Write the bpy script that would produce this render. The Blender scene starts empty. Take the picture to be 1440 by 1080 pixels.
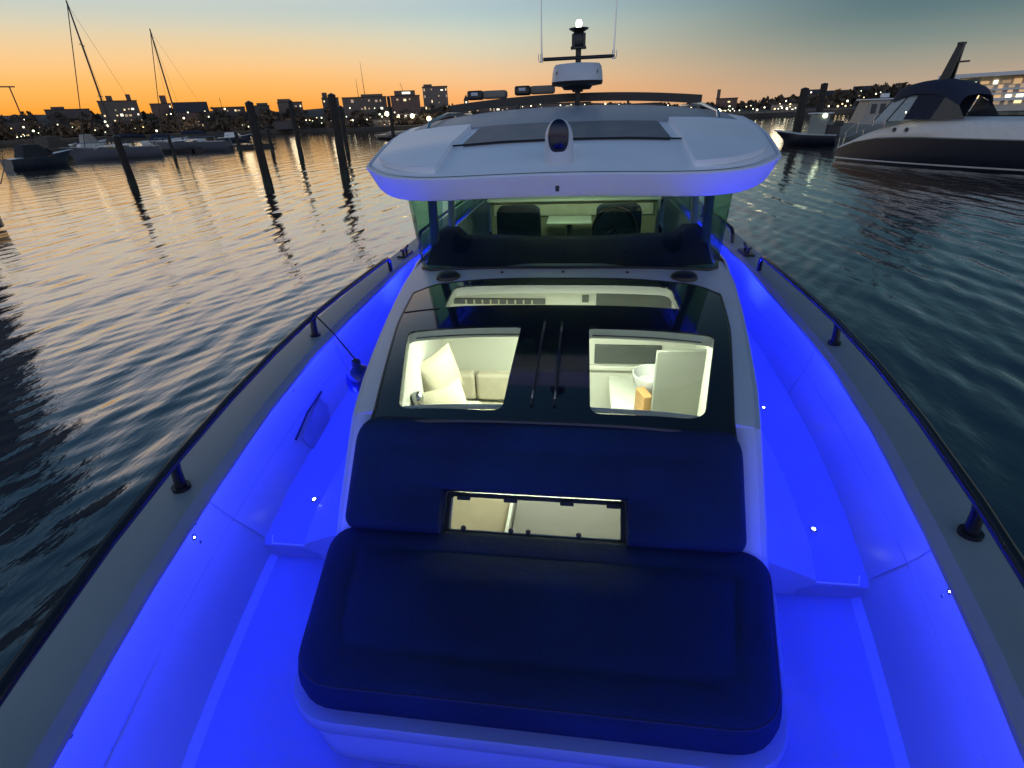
import bpy, bmesh, math, random
from mathutils import Vector, Matrix
from mathutils.geometry import delaunay_2d_cdt
rnd = random.Random(7)
R = math.radians
sc = bpy.context.scene
col = sc.collection

# ------------------------------------------------------------------ camera
FPX, PITCH, ROLL, YAW = 725.0, R(27.7), R(2.3), R(8.3)
CAM = Vector((.133, 0, 3.0))
cF = Vector((-math.sin(YAW)*math.cos(PITCH), math.cos(YAW)*math.cos(PITCH), -math.sin(PITCH)))
cR = Vector((math.cos(YAW), math.sin(YAW), 0)); cU = cR.cross(cF)
cR, cU = cR*math.cos(ROLL) - cU*math.sin(ROLL), cU*math.cos(ROLL) + cR*math.sin(ROLL)
cam = bpy.data.cameras.new('camera'); camo = bpy.data.objects.new('camera', cam); col.objects.link(camo)
cam.sensor_width = 36; cam.lens = FPX/1440*36; cam.clip_start = .05; cam.clip_end = 9000
M = Matrix((cR, cU, -cF)).transposed().to_4x4(); M.translation = CAM
camo.matrix_world = M
sc.camera = camo

def ray(px, py): return cF + cR*((px-720)/FPX) - cU*((py-540)/FPX)
def at_z(px, py, z):
    d = ray(px, py); return CAM + d*((z-CAM.z)/d.z)
def far(px, D):
    """ground point at distance D in the direction of the photo column px (taken at the horizon)"""
    py = 160 - (px-720)*.04
    d = ray(px, py); h = Vector((d.x, d.y, 0)).normalized()
    return Vector((CAM.x + h.x*D, CAM.y + h.y*D, 0)), math.atan2(h.y, h.x) - math.pi/2
def zfar(px, py, D):
    d = ray(px, py); return CAM.z + d.z/math.hypot(d.x, d.y)*D

# ------------------------------------------------------------------ materials
def newmat(name):
    m = bpy.data.materials.new(name); m.use_nodes = True
    return m, m.node_tree.nodes, m.node_tree.links, m.node_tree.nodes['Principled BSDF']
def mat(name, c, rough=.5, metal=0, var=.12, scale=6, bump=0, bscale=60, spec=.5, coat=0, stretch=None, crease=0):
    m, N, L, b = newmat(name)
    b.inputs['Roughness'].default_value = rough; b.inputs['Metallic'].default_value = metal
    b.inputs['Specular IOR Level'].default_value = spec; b.inputs['Coat Weight'].default_value = coat
    tc = N.new('ShaderNodeTexCoord'); mp = N.new('ShaderNodeMapping')
    L.new(tc.outputs['Object'], mp.inputs[0])
    if stretch: mp.inputs['Scale'].default_value = stretch
    n = N.new('ShaderNodeTexNoise'); n.inputs['Scale'].default_value = scale; n.inputs['Detail'].default_value = 5
    L.new(mp.outputs[0], n.inputs[0])
    r = N.new('ShaderNodeValToRGB')
    r.color_ramp.elements[0].position = .3; r.color_ramp.elements[1].position = .7
    r.color_ramp.elements[0].color = [x*(1-var) for x in c[:3]] + [1]
    r.color_ramp.elements[1].color = [min(1, x*(1+var)) for x in c[:3]] + [1]
    L.new(n.outputs[0], r.inputs[0]); L.new(r.outputs[0], b.inputs['Base Color'])
    rr = N.new('ShaderNodeMapRange'); rr.inputs['To Min'].default_value = max(.02, rough*.8); rr.inputs['To Max'].default_value = min(1, rough*1.25)
    L.new(n.outputs[0], rr.inputs[0]); L.new(rr.outputs[0], b.inputs['Roughness'])
    if bump:
        n2 = N.new('ShaderNodeTexNoise'); n2.inputs['Scale'].default_value = bscale; n2.inputs['Detail'].default_value = 3
        L.new(mp.outputs[0], n2.inputs[0])
        bp = N.new('ShaderNodeBump'); bp.inputs['Strength'].default_value = bump; bp.inputs['Distance'].default_value = .01
        L.new(n2.outputs[0], bp.inputs['Height']); L.new(bp.outputs[0], b.inputs['Normal'])
        if crease:
            n3 = N.new('ShaderNodeTexNoise'); n3.inputs['Scale'].default_value = 4.5; n3.inputs['Detail'].default_value = 3; n3.inputs['Distortion'].default_value = 1.2
            L.new(mp.outputs[0], n3.inputs[0])
            b3 = N.new('ShaderNodeBump'); b3.inputs['Strength'].default_value = crease; b3.inputs['Distance'].default_value = .03
            L.new(n3.outputs[0], b3.inputs['Height']); L.new(b3.outputs[0], bp.inputs['Normal'])
    return m
def emit(name, c, s):
    m, N, L, b = newmat(name)
    b.inputs['Base Color'].default_value = (*c, 1); b.inputs['Emission Color'].default_value = (*c, 1); b.inputs['Emission Strength'].default_value = s
    return m
def glass(name, tint, refl=.1, rough=.02):
    m, N, L, b = newmat(name); N.remove(b)
    t = N.new('ShaderNodeBsdfTransparent'); t.inputs[0].default_value = (*tint, 1)
    g = N.new('ShaderNodeBsdfGlossy'); g.inputs['Roughness'].default_value = rough
    f = N.new('ShaderNodeFresnel'); f.inputs[0].default_value = 1.45
    x = N.new('ShaderNodeMixShader'); mu = N.new('ShaderNodeMath'); mu.operation = 'MULTIPLY'; mu.inputs[1].default_value = refl
    L.new(f.outputs[0], mu.inputs[0]); L.new(mu.outputs[0], x.inputs[0]); L.new(t.outputs[0], x.inputs[1]); L.new(g.outputs[0], x.inputs[2])
    L.new(x.outputs[0], N['Material Output'].inputs[0])
    return m

GEL = mat('white_gelcoat', (.78, .79, .78), .24, var=.03, scale=1.5, coat=.3)
DECK = mat('nonskid_deck', (.30, .33, .40), .55, var=.05, scale=2, bump=.25, bscale=420)
LINER = mat('liner_gelcoat', (.42, .46, .52), .3, var=.04, scale=1.2)
GUN = mat('grey_gunwale', (.27, .31, .33), .45, var=.06, scale=3, bump=.12, bscale=350)
COAM = mat('grey_coaming', (.56, .58, .64), .35, var=.05, scale=3)
ROOFM = mat('roof_gelcoat', (.90, .91, .94), .32, var=.04, scale=2)
ROOFG = mat('grey_roof_panel', (.30, .32, .36), .4, var=.06, scale=2)
BLKG = mat('black_glass', (.004, .005, .012), .06, var=.2, spec=.6)
FAB = mat('navy_black_fabric', (.007, .020, .042), .85, var=.34, scale=2.6, bump=.6, bscale=300, spec=.22, crease=.35)
FABS = mat('dark_seam', (.008, .010, .02), .7, var=.2)
BLK = mat('black_plastic', (.012, .012, .014), .35, var=.2)
RAILM = mat('black_anodised', (.015, .015, .02), .22, metal=.3, var=.2)
CHROME = mat('steel', (.55, .56, .58), .22, metal=1, var=.1)
PILLAR = mat('grey_pillar', (.30, .31, .34), .35, var=.05)
CREAM = mat('cream_liner', (.72, .73, .64), .5, var=.03, scale=3)
CREAMF = mat('cream_fabric', (.62, .57, .43), .8, var=.10, scale=8, bump=.3, bscale=160)
PILW = mat('pale_pillow_fabric', (.50, .46, .34), .85, var=.08, scale=7, bump=.4, bscale=60)
GREYP = mat('grey_door_panel', (.24, .25, .22), .5, var=.05)
DARKP = mat('dark_locker_panel', (.07, .08, .08), .5, var=.15)
WOOD = mat('warm_wood', (.42, .24, .09), .45, var=.25, scale=5, stretch=(2, 2, 14))
OLIVE = mat('olive_upholstery', (.30, .28, .18), .75, var=.12, scale=5)
HULLD = mat('dark_hull_paint', (.03, .035, .05), .25, var=.1)
BLUEF = mat('blue_rubber_fender', (.012, .022, .10), .28, var=.2)
ROPE = mat('dark_rope', (.02, .02, .025), .8, var=.3, scale=60)
TIMB = mat('weathered_timber', (.035, .028, .022), .85, var=.5, scale=3, bump=.6, bscale=14, stretch=(6, 6, .8))
GLASSC = glass('clear_hatch_pane', (.93, .97, .92), .35)
GLASSW = glass('tinted_windscreen', (.42, .66, .55), .8)
RADOME = mat('radome_white', (.62, .63, .66), .35, var=.04)
LEDM = emit('blue_led', (.010, .020, 1), 135)
SPOTM = emit('spot_led', (.75, .85, 1), 40)
WARM = emit('warm_lamp', (1, .96, .72), 8)
ANCH = emit('anchor_lamp', (1, .95, .78), 25)

# ------------------------------------------------------------------ mesh helper
class MB:
    def __init__(s): s.v = []; s.f = []
    def add(s, vs, fs):
        o = len(s.v); s.v += [tuple(v) for v in vs]; s.f += [tuple(i+o for i in f) for f in fs]; return s
    def box(s, c, d, rz=0, T=None):
        x, y, z = d[0]/2, d[1]/2, d[2]/2
        vs = [Vector((a*x, b*y, e*z)) for e in (-1, 1) for a, b in ((-1, -1), (1, -1), (1, 1), (-1, 1))]
        m = Matrix.Rotation(rz, 3, 'Z') if T is None else T
        return s.add([m@v + Vector(c) for v in vs], [(3, 2, 1, 0), (4, 5, 6, 7), (0, 1, 5, 4), (1, 2, 6, 5), (2, 3, 7, 6), (3, 0, 4, 7)])
    def tube(s, pts, r, n=10, cap=True):
        pts = [Vector(p) for p in pts]; rs = r if isinstance(r, (list, tuple)) else [r]*len(pts)
        vs = []; ref = None
        for i, p in enumerate(pts):
            t = (pts[min(i+1, len(pts)-1)] - pts[max(i-1, 0)]).normalized()
            if ref is None: ref = Vector((0, 0, 1)) if abs(t.z) < .9 else Vector((1, 0, 0))
            a = t.cross(ref).normalized(); b = t.cross(a).normalized(); ref = -b if ref.dot(b) < 0 else b
            a = t.cross(ref).normalized(); b = a.cross(t).normalized()
            for k in range(n):
                q = 2*math.pi*k/n; vs.append(p + (a*math.cos(q) + b*math.sin(q))*rs[i])
        fs = [(i*n+k, i*n+(k+1) % n, (i+1)*n+(k+1) % n, (i+1)*n+k) for i in range(len(pts)-1) for k in range(n)]
        if cap: fs += [tuple(range(n-1, -1, -1)), tuple(range((len(pts)-1)*n, len(pts)*n))]
        return s.add(vs, fs)
    def lathe(s, prof, c=(0, 0, 0), n=24, T=None):
        vs = []
        for r, z in prof:
            for k in range(n):
                q = 2*math.pi*k/n; p = Vector((r*math.cos(q), r*math.sin(q), z))
                vs.append((T@p if T else p) + Vector(c))
        fs = [(i*n+k, i*n+(k+1) % n, (i+1)*n+(k+1) % n, (i+1)*n+k) for i in range(len(prof)-1) for k in range(n)]
        fs += [tuple(range(n-1, -1, -1)), tuple(range((len(prof)-1)*n, len(prof)*n))]
        return s.add(vs, fs)
    def grid(s, rows, closed=False):
        n = len(rows[0]); vs = [p for r in rows for p in r]; m = n if closed else n-1
        return s.add(vs, [(i*n+k, i*n+(k+1) % n, (i+1)*n+(k+1) % n, (i+1)*n+k) for i in range(len(rows)-1) for k in range(m)])
    def ball(s, c, r, T=None, n=16, m=10, e=1.0):
        r = r if isinstance(r, (list, tuple)) else (r, r, r)
        def pw(x): return math.copysign(abs(x)**e, x)
        prof = []
        vs = []
        for i in range(m+1):
            t = -math.pi/2 + math.pi*i/m
            for k in range(n):
                q = 2*math.pi*k/n
                p = Vector((r[0]*pw(math.cos(t))*pw(math.cos(q)), r[1]*pw(math.cos(t))*pw(math.sin(q)), r[2]*pw(math.sin(t))))
                vs.append((T@p if T else p) + Vector(c))
        return s.add(vs, [(i*n+k, i*n+(k+1) % n, (i+1)*n+(k+1) % n, (i+1)*n+k) for i in range(m) for k in range(n)])
    def prism(s, poly, h, T):
        """poly in local xy, extruded 0..h in local z, placed with 4x4 T"""
        n = len(poly)
        vs = [T@Vector((x, y, 0)) for x, y in poly] + [T@Vector((x, y, h)) for x, y in poly]
        return s.add(vs, [tuple(range(n-1, -1, -1)), tuple(range(n, 2*n))] + [(i, (i+1) % n, n+(i+1) % n, n+i) for i in range(n)])
    def build(s, name, m, parent=None, smooth=True, bevel=0, solid=0, angle=35):
        me = bpy.data.meshes.new(name); me.from_pydata(s.v, [], s.f)
        bm = bmesh.new(); bm.from_mesh(me)
        bmesh.ops.remove_doubles(bm, verts=bm.verts, dist=1e-5)
        bmesh.ops.recalc_face_normals(bm, faces=bm.faces)
        if smooth:
            for e in bm.edges:
                if len(e.link_faces) == 2 and e.calc_face_angle(0) > R(angle): e.smooth = False
            for f in bm.faces: f.smooth = True
        bm.to_mesh(me); bm.free()
        me.materials.append(m)
        o = bpy.data.objects.new(name, me); col.objects.link(o)
        if parent: setp(o, parent)
        if bevel:
            b = o.modifiers.new('bevel', 'BEVEL'); b.width = bevel; b.segments = 3; b.limit_method = 'ANGLE'; b.angle_limit = R(40); b.harden_normals = False
        if solid:
            q = o.modifiers.new('solid', 'SOLIDIFY'); q.thickness = abs(solid); q.offset = -1 if solid > 0 else 1
            o.modifiers.new('edges', 'EDGE_SPLIT').split_angle = R(40)
        return o
def wloc(o):
    p = Vector(o.location)
    return p + (wloc(o.parent) if o.parent else Vector())
def setp(o, parent):
    """parent with the mesh given in world coordinates (parents carry translation only)"""
    o.parent = parent; o.location = Vector(o.location) - wloc(parent)
def tag(o, label=None, cat=None, group=None, kind=None):
    if label: o['label'] = label
    if cat: o['category'] = cat
    if group: o['group'] = group
    if kind: o['kind'] = kind
    return o
def empty(name, loc, label, cat, group=None, rz=0):
    o = bpy.data.objects.new(name, None); col.objects.link(o); o.location = loc; o.rotation_euler = (0, 0, rz); o.empty_display_size = .3
    return tag(o, label, cat, group)
def copytree(o, parent=None):
    c = o.copy(); col.objects.link(c)
    if parent: c.parent = parent
    for ch in [x for x in col.objects if x.parent == o]: copytree(ch, c)
    return c
def interp(tab, x):
    if x <= tab[0][0]: return tab[0][1]
    for (a, b), (c, d) in zip(tab, tab[1:]):
        if x <= c:
            t = (x-a)/(c-a); return b + (d-b)*t
    return tab[-1][1]
def smooth_tab(tab, n=1):
    return tab
def rounded(poly, r, n=6):
    """round the corners of a polygon; r one value or per corner"""
    out = []; m = len(poly)
    for i in range(m):
        p = Vector(poly[i]); a = Vector(poly[i-1]); b = Vector(poly[(i+1) % m]); rr = r[i] if isinstance(r, (list, tuple)) else r
        if rr <= 0: out.append(tuple(p)); continue
        u = (a-p); v = (b-p); k = min(rr, u.length*.49, v.length*.49)
        p0 = p + u.normalized()*k; p1 = p + v.normalized()*k
        for j in range(n+1):
            t = j/n; out.append(tuple(p0*(1-t)**2 + p*2*t*(1-t) + p1*t*t))
    return out
def inpoly(p, poly):
    c = False; n = len(poly)
    for i in range(n):
        (x1, y1), (x2, y2) = poly[i], poly[i-1]
        if (y1 > p[1]) != (y2 > p[1]) and p[0] < (x2-x1)*(p[1]-y1)/(y2-y1)+x1: c = not c
    return c
def dense(poly, step):
    out = []
    for i in range(len(poly)):
        a = Vector(poly[i]); b = Vector(poly[(i+1) % len(poly)]); k = max(1, int((b-a).length/step))
        out += [tuple(a+(b-a)*j/k) for j in range(k)]
    return out
def sheet(outline, holes, zf, step=.08):
    """triangulated sheet over a plan outline with holes, lifted by zf(x, y) -> point"""
    loops = [dense(outline, step)] + [dense(h, step) for h in holes]
    vs, es = [], []
    for l in loops:
        o = len(vs); vs += [Vector(p) for p in l]; es += [(o+i, o+(i+1) % len(l)) for i in range(len(l))]
    xs = [p[0] for p in outline]; ys = [p[1] for p in outline]
    y = min(ys)+step*.5
    while y < max(ys):
        x = min(xs)+step*.5
        while x < max(xs):
            if inpoly((x, y), outline) and not any(inpoly((x, y), h) for h in holes): vs.append(Vector((x, y)))
            x += step
        y += step
    r = delaunay_2d_cdt(vs, es, [], 2, 1e-5)
    mb = MB(); tri = []
    for f in r[2]:
        c = sum((r[0][i] for i in f), Vector((0, 0)))/len(f)
        if inpoly(c, outline) and not any(inpoly(c, h) for h in holes): tri.append(tuple(f))
    mb.add([zf(p.x, p.y) for p in r[0]], tri)
    used = set(i for f in tri for i in f); mp = {}; nv = []
    for i in sorted(used): mp[i] = len(nv); nv.append(mb.v[i])
    mb.v = nv; mb.f = [tuple(mp[i] for i in f) for f in mb.f]
    return mb
def offset(poly, d):
    """inward offset of a convex-ish polygon"""
    n = len(poly); out = []
    A = sum(poly[i-1][0]*poly[i][1]-poly[i][0]*poly[i-1][1] for i in range(n)); sg = 1 if A > 0 else -1
    for i in range(n):
        p = Vector(poly[i]); t = (Vector(poly[(i+1) % n]) - Vector(poly[i-1])).normalized()
        out.append(tuple(p + Vector((-t.y, t.x))*d*sg))
    return out
def poly_inset(poly, d):
    """inset straight polygon edges by d (mitred)"""
    n = len(poly); out = []
    A = sum(poly[i-1][0]*poly[i][1]-poly[i][0]*poly[i-1][1] for i in range(n)); sg = 1 if A > 0 else -1
    for i in range(n):
        p = Vector(poly[i]); u = (p-Vector(poly[i-1])).normalized(); v = (Vector(poly[(i+1) % n])-p).normalized()
        n1 = Vector((-u.y, u.x))*sg; n2 = Vector((-v.y, v.x))*sg
        out.append(tuple(p + (n1+n2)*(d/(1+n1.dot(n2)))))
    return out
def pad(base, radii, h, r, T, seam=.11, crown=.015, dip=.006, n=7):
    """upholstered cushion: rounded edge, seam groove, slight crown; local z up"""
    mb = MB(); rows = []
    def ringp(d):
        return rounded(poly_inset(base, d), [max(.025, q-d*.6) for q in radii], n)
    prof = [(.012, 0), (0, .015), (-.004, h*.45), (0, h-r)] + [(r*(1-math.cos(a)), h-r+r*math.sin(a)) for a in (R(22), R(45), R(67), R(90))]
    prof += [(seam-.02, h+crown*.4), (seam-.005, h+crown*.3-dip), (seam+.005, h+crown*.3-dip), (seam+.022, h+crown*.55), (seam+.07, h+crown*.9)]
    for d, z in prof: rows.append([T@Vector((x, y, z)) for x, y in ringp(d)])
    inner = ringp(seam+.07); c = Vector((sum(p[0] for p in inner)/len(inner), sum(p[1] for p in inner)/len(inner)))
    for k in (.8, .6, .4, .2, .02): rows.append([T@Vector((c.x+(x-c.x)*k, c.y+(y-c.y)*k, h+crown)) for x, y in inner])
    mb.grid(rows, closed=True)
    m = len(inner); mb.f.append(tuple(range(m-1, -1, -1))); mb.f.append(tuple(range(len(mb.v)-m, len(mb.v))))
    return mb
def boolean_cut(o, cutter_mb):
    c = cutter_mb.build('cutter', BLK, None, smooth=False)
    md = o.modifiers.new('cut', 'BOOLEAN'); md.operation = 'DIFFERENCE'; md.object = c; md.solver = 'EXACT'
    bpy.context.view_layer.update()
    dg = bpy.context.evaluated_depsgraph_get()
    me = bpy.data.meshes.new_from_object(o.evaluated_get(dg))
    o.modifiers.remove(md); o.data = me
    bpy.data.objects.remove(c)
    return o

# ================================================================== OUR BOAT
boat = empty('motor_boat', (0, 4.5, 0), 'white motor cruiser in the foreground with blue lit foredeck, black sun pad and hardtop wheelhouse', 'motorboat')
XI = [(-1.35, .02), (-1.2, .25), (-.9, .49), (-.5, .715), (0, .895), (.5, 1.058), (.9, 1.180), (1.45, 1.305), (2.1, 1.43), (2.7, 1.505), (3.3, 1.55), (4.3, 1.585), (5.2, 1.6), (7, 1.6), (10.6, 1.56)]
def xi(y):
    return (interp(XI, y-.12)+interp(XI, y)*2+interp(XI, y+.12))/4
YS = [-1.35, -1.2, -1, -.8, -.55, -.3, 0, .25, .5, .75, 1, 1.25, 1.5, 1.8, 2.1, 2.4, 2.7, 3, 3.4, 3.8, 4.3, 4.8, 5.4, 6.2, 7.2, 8.4, 9.6, 10.6]
GZ = 1.74
def both(f):
    """build mirrored rows for both sides in one mesh"""
    mb = MB()
    for s in (-1, 1): mb.grid([[Vector((s*p[0], p[1], p[2])) for p in f(y)] for y in YS])
    return mb
def gw(y): return .235 if y < 3 else .22
both(lambda y: [(xi(y)-.004, y, GZ-.050), (xi(y)-.006, y, GZ-.028), (xi(y)+.024, y, GZ-.003), (xi(y)+.040, y, GZ), (xi(y)+gw(y)-.03, y, GZ+.004), (xi(y)+gw(y)-.008, y, GZ-.004), (xi(y)+gw(y), y, GZ-.03), (xi(y)+gw(y)+.006, y, GZ-.10)]).build('gunwale', GUN, boat, angle=28)
both(lambda y: [(xi(y)-.004, y, GZ-.050), (xi(y)+.012, y, GZ-.052), (xi(y)+.085, y, GZ-.045), (xi(y)+.100, y, GZ-.055), (xi(y)+.098, y, GZ-.09), (xi(y)+.085, y, 1.43), (xi(y)+.078, y, 1.405), (xi(y)+.072, y, 1.385), (xi(y)+.020, y, 1.16), (xi(y)+.002, y, 1.115), (xi(y)-.04, y, 1.098)]).build('bulwark_liner', LINER, boat, angle=14)
def hull_row(y):
    xo = xi(y)+gw(y)+.006; k = min(1, max(.12, (y+1.35)/3.2))
    return [(xo, y, GZ-.10), (xo+.01, y, 1.5), (xo*.985, y, 1.2), (xo*(.80+.15*k), y-.0, .7), (xo*(.6+.3*k), y+.1*(1-k), .25), (xo*(.45+.4*k), y+.25*(1-k), -.2), (0, y+.4*(1-k), -.6)]
hl = both(hull_row); hl.build('hull', HULLD, boat, angle=60)
MB().grid([[(x*1.8, 10.6, z) for x in (-1, 1)] for z in (-.3, 1.7)]).build('transom', HULLD, boat)
both(lambda y: [(xi(y)+gw(y)+.012, y, 1.56), (xi(y)+gw(y)+.04, y, 1.55), (xi(y)+gw(y)+.04, y, 1.51), (xi(y)+gw(y)+.012, y, 1.50)]).build('rubbing_strake', BLK, boat)
# decks
def deck_rows():
    rows = []
    for y in YS:
        if y > 1.7: break
        w = xi(y)-.03; rows.append([(w*k, y, 1.1+.0*k) for k in (-1, -.5, 0, .5, 1)])
    w = xi(1.72)-.03; rows.append([(w*k, 1.72, 1.1) for k in (-1, -.5, 0, .5, 1)])
    return rows
MB().grid(deck_rows()).build('foredeck', DECK, boat)
# trunk (coach roof) tables, half widths
WT = [(1.45, .855), (1.65, .87), (1.89, .885), (2.15, .945), (2.72, 1.05), (3.2, 1.135), (3.7, 1.215), (4.28, 1.285), (5, 1.31), (8.2, 1.31)]
WB = [(1.45, .90), (1.694, .92), (1.70, 1.15), (1.9, 1.20), (2.45, 1.255), (3, 1.285), (3.6, 1.32), (4.3, 1.345), (8.2, 1.35)]
WG = [(1.6, .73), (1.86, .757), (2.04, .795), (2.8, .955), (3.2, 1.01), (3.5, 1.035), (4, 1.06)]
def zt(x, y):
    w = sum(interp(WT, y+d) for d in (-.2, -.1, 0, .1, .2))/5
    base = sum(interp([(1.3, 1.80), (1.5, 1.84), (1.86, 1.89), (2.2, 1.922), (2.7, 1.945), (3.4, 1.957), (4.4, 1.96)], y+d) for d in (-.2, -.1, 0, .1, .2))/5
    return base - .075*min(1.1, abs(x)/w)**3
# side deck with riser
for s in (-1, 1):
    mb = MB(); rows = []
    for y in [1.70, 1.72, 1.78, 1.9, 2.2, 2.6, 3, 3.5, 4, 5, 6, 7, 8.2]:
        z = interp([(1.70, 1.165), (1.72, 1.18), (3, 1.20), (8, 1.24)], y); a = interp(WB, y)-.06; b = xi(y)+.032
        rows.append([(s*(a+(b-a)*k), y, z) for k in (0, .3, .6, .9, 1)])
    rows.insert(0, [(p[0], 1.696, 1.09) for p in rows[0]])
    mb.grid(rows).build('side_deck', DECK, boat, angle=50)
# trunk sides
for s in (-1, 1):
    rows = []
    for y in [1.45, 1.48, 1.5, 1.52, 1.55, 1.58, 1.61, 1.65, 1.694, 1.7, 1.72, 1.8, 1.89, 2.02, 2.2, 2.45, 2.72, 3, 3.3, 3.7, 4.0, 4.28, 4.7, 5.2, 6, 7, 8.2]:
        w = interp(WT, y); wb = interp(WB, y)
        top = zt(w, y) if y > 1.89 else interp([(1.45, 1.43), (1.89, zt(w, 1.89))], y)
        if y > 4.0: top = zt(w, 4.0)+.02
        zi = 1.30 if y > 1.695 else 1.10; zo = 1.19 if y > 1.695 else 1.085
        rows.append([(s*(w-.03), y, top+.004), (s*(w-.008), y, top-.002), (s*w, y, top-.02), (s*(w+.010), y, top-.06), (s*(w+.014), y, zi+.03), (s*(w+.03), y, zi), (s*(wb-.012), y, zo+.012), (s*(wb+.012), y, zo), (s*(wb+.014), y, 1.08)])
    MB().grid(rows).build('coach_roof_side', LINER, boat, angle=22)
    # wing beside the backrest
    rows = []
    for y in [1.45, 1.52, 1.6, 1.7, 1.8, 1.86, 1.9]:
        w = interp(WT, y); top = interp([(1.45, 1.43), (1.89, zt(w, 1.89))], y)
        rows.append([(s*(w-.028), y, top+.006), (s*(w-.06), y, top+.012), (s*(w-.10), y, top+.006), (s*(w-.13), y, top-.03), (s*(w-.14), y, top-.1)])
    MB().grid(rows).build('coaming_wing', COAM, boat, angle=60)
# windows in the hatch glass
WO = lambda y: .645 + .2*(y-1.862)/(2.66-1.862)
wl = rounded([(-WO(1.868), 1.868), (-.184, 1.84), (-.190, 2.668), (-WO(2.655), 2.655)], [.06, .06, .035, .05])
wr = rounded([(.184, 1.84), (WO(1.862), 1.862), (WO(2.664), 2.664), (.182, 2.662)], [.06, .09, .04, .03])
wt_ = rounded([(-.715, 3.0), (.72, 3.0), (.715, 3.42), (-.735, 3.41)], [.015, .02, .08, .05])
gl = [( -interp(WG, y), y) for y in (3.3, 3.1, 2.8, 2.4, 2.04, 1.9, 1.775)]
glass_out = rounded([(.9, 3.50), (.45, 3.545), (-.45, 3.545), (-.9, 3.50), (-1.03, 3.36)] + gl + [(-x, y) for x, y in reversed(gl)] + [(1.03, 3.36)], [.08, .3, .3, .08, .12] + [.1]*5 + [.0, 0, .0, 0] + [.1]*5 + [.12], 4)
def P(dz): return lambda x, y: Vector((x, y, zt(x, y)+dz))
trunk_out = [(interp(WT, y)-.03, y) for y in (1.89, 2.02, 2.2, 2.45, 2.72, 3, 3.3, 3.7, 4.0, 4.28)]
trunk_out = trunk_out + [(-x, y) for x, y in reversed(trunk_out)]
gh = [p for p in glass_out if p[1] > 1.9]
# clip the opening of the coaming where it runs under the backrest
def clip_low(poly, y0):
    out = []
    for i in range(len(poly)):
        a, b = poly[i-1], poly[i]
        if (a[1] > y0) != (b[1] > y0):
            t = (y0-a[1])/(b[1]-a[1]); out.append((a[0]+(b[0]-a[0])*t, y0))
        if b[1] > y0: out.append(b)
    return out
coam = sheet([(x, y) for x, y in trunk_out], [[(x*.988, y-.004 if y > 3.4 else y) for x, y in clip_low(glass_out, 1.9)]], P(0), .05)
roof_c = coam.build('coach_roof', COAM, boat, solid=.02)
hg = sheet(glass_out, [wl, wr, wt_], P(.010), .045).build('hatch_glass', BLKG, boat, solid=.012)
# raised rubber edge round the glass
def loop_tube(mb, poly, zf, r, n=6): 
    q = dense(poly, .06); pts = [zf(*p) for p in q]; pts.append(pts[0]); return mb.tube(pts, r, n, False)
loop_tube(MB(), [p for p in glass_out], P(.006), .009).build('hatch_gasket', BLK, boat)
for w in (wl, wr, wt_):
    sheet(offset(w, -.008), [], P(.001), .1).build('hatch_window', GLASSC, boat)
    rim = MB(); q = dense(w, .05)
    rim.grid([[P(.0)(*p) for p in q], [P(-.055)(*p) for p in q]], closed=True)
    rim.grid([[P(-.055)(*p) for p in q], [P(-.06)(*p) for p in dense(offset(w, -.05), .05)]] if False else [[P(-.055)(*p) for p in q], [P(-.058)(*p2) for p2 in [((p[0]-sum(a[0] for a in q)/len(q))*1.03+sum(a[0] for a in q)/len(q), (p[1]-sum(a[1] for a in q)/len(q))*1.03+sum(a[1] for a in q)/len(q)) for p in q]]], closed=True)
    rim.build('hatch_frame', CREAM, boat, solid=0)
for w, x0, x1 in ((wl, -.80, -.20), (wr, .20, .78)):
    MB().tube([P(-.034)(x0+(x1-x0)*k/6, 2.652) for k in range(7)], .004, 6).build('frame_seal', DARKP, boat)
# black bars on the hatch between the panes
for x in (-.062, .035):
    MB().tube([P(.014)(x, y) for y in (1.88, 2.2, 2.55, 2.72)], .007, 8).build('hatch_strut', BLK, boat)
    for y in (1.95, 2.62): MB().box(P(.018)(x, y), (.008, .06, .012)).build('strut_fitting', CHROME, boat, bevel=.003)
# seam across the glass shoulders and small fittings
MB().tube([P(.012)(x, 2.98) for x in (-.97, -.9, -.8, -.74)], .004, 6).build('glass_joint', BLK, boat)
for s in (-1, 1):
    MB().lathe([(.0, .0), (.092, 0), (.088, .022), (.07, .036), (.03, .042), (.001, .043)], P(0)(s*.84, 3.66) if False else P(.002)(s*.845, 3.66), 28).build('deck_vent', BLK, boat)
for x in (-.45, 0, .46):
    MB().lathe([(0.001, 0), (.012, 0), (.01, .01), (.001, .012)], P(.002)(x, 3.72), 12).build('spray_nozzle', BLK, boat)

# --- front bulkhead of the trunk behind the backrest, with the slot window
def PB(x, t, d=0):
    """backrest plane: t runs up the slope, d forward out of it"""
    a = Vector((0, 1.47, 1.52)); b = Vector((0, 1.80, 1.85)); u = (b-a).normalized(); n = Vector((0, -u.z, u.y))
    return Vector((x, a.y, a.z)) + Vector((0, u.y, u.z))*t + n*d
TB = Matrix.Translation(PB(0, 0)) @ Matrix(((1, 0, 0), (0, PB(0, 1).y-1.47, PB(0, 0, 1).y-1.47), (0, PB(0, 1).z-1.52, PB(0, 0, 1).z-1.52))).to_4x4()
slot = rounded([(-.375, .04), (.315, .04), (.315, .20), (-.375, .20)], .012, 3)
sheet([(-.80, -.06), (.80, -.06), (.80, .5), (-.80, .5)], [slot], lambda x, y: PB(x, y, -.085), .12).build('front_bulkhead', GEL, boat)
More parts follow.
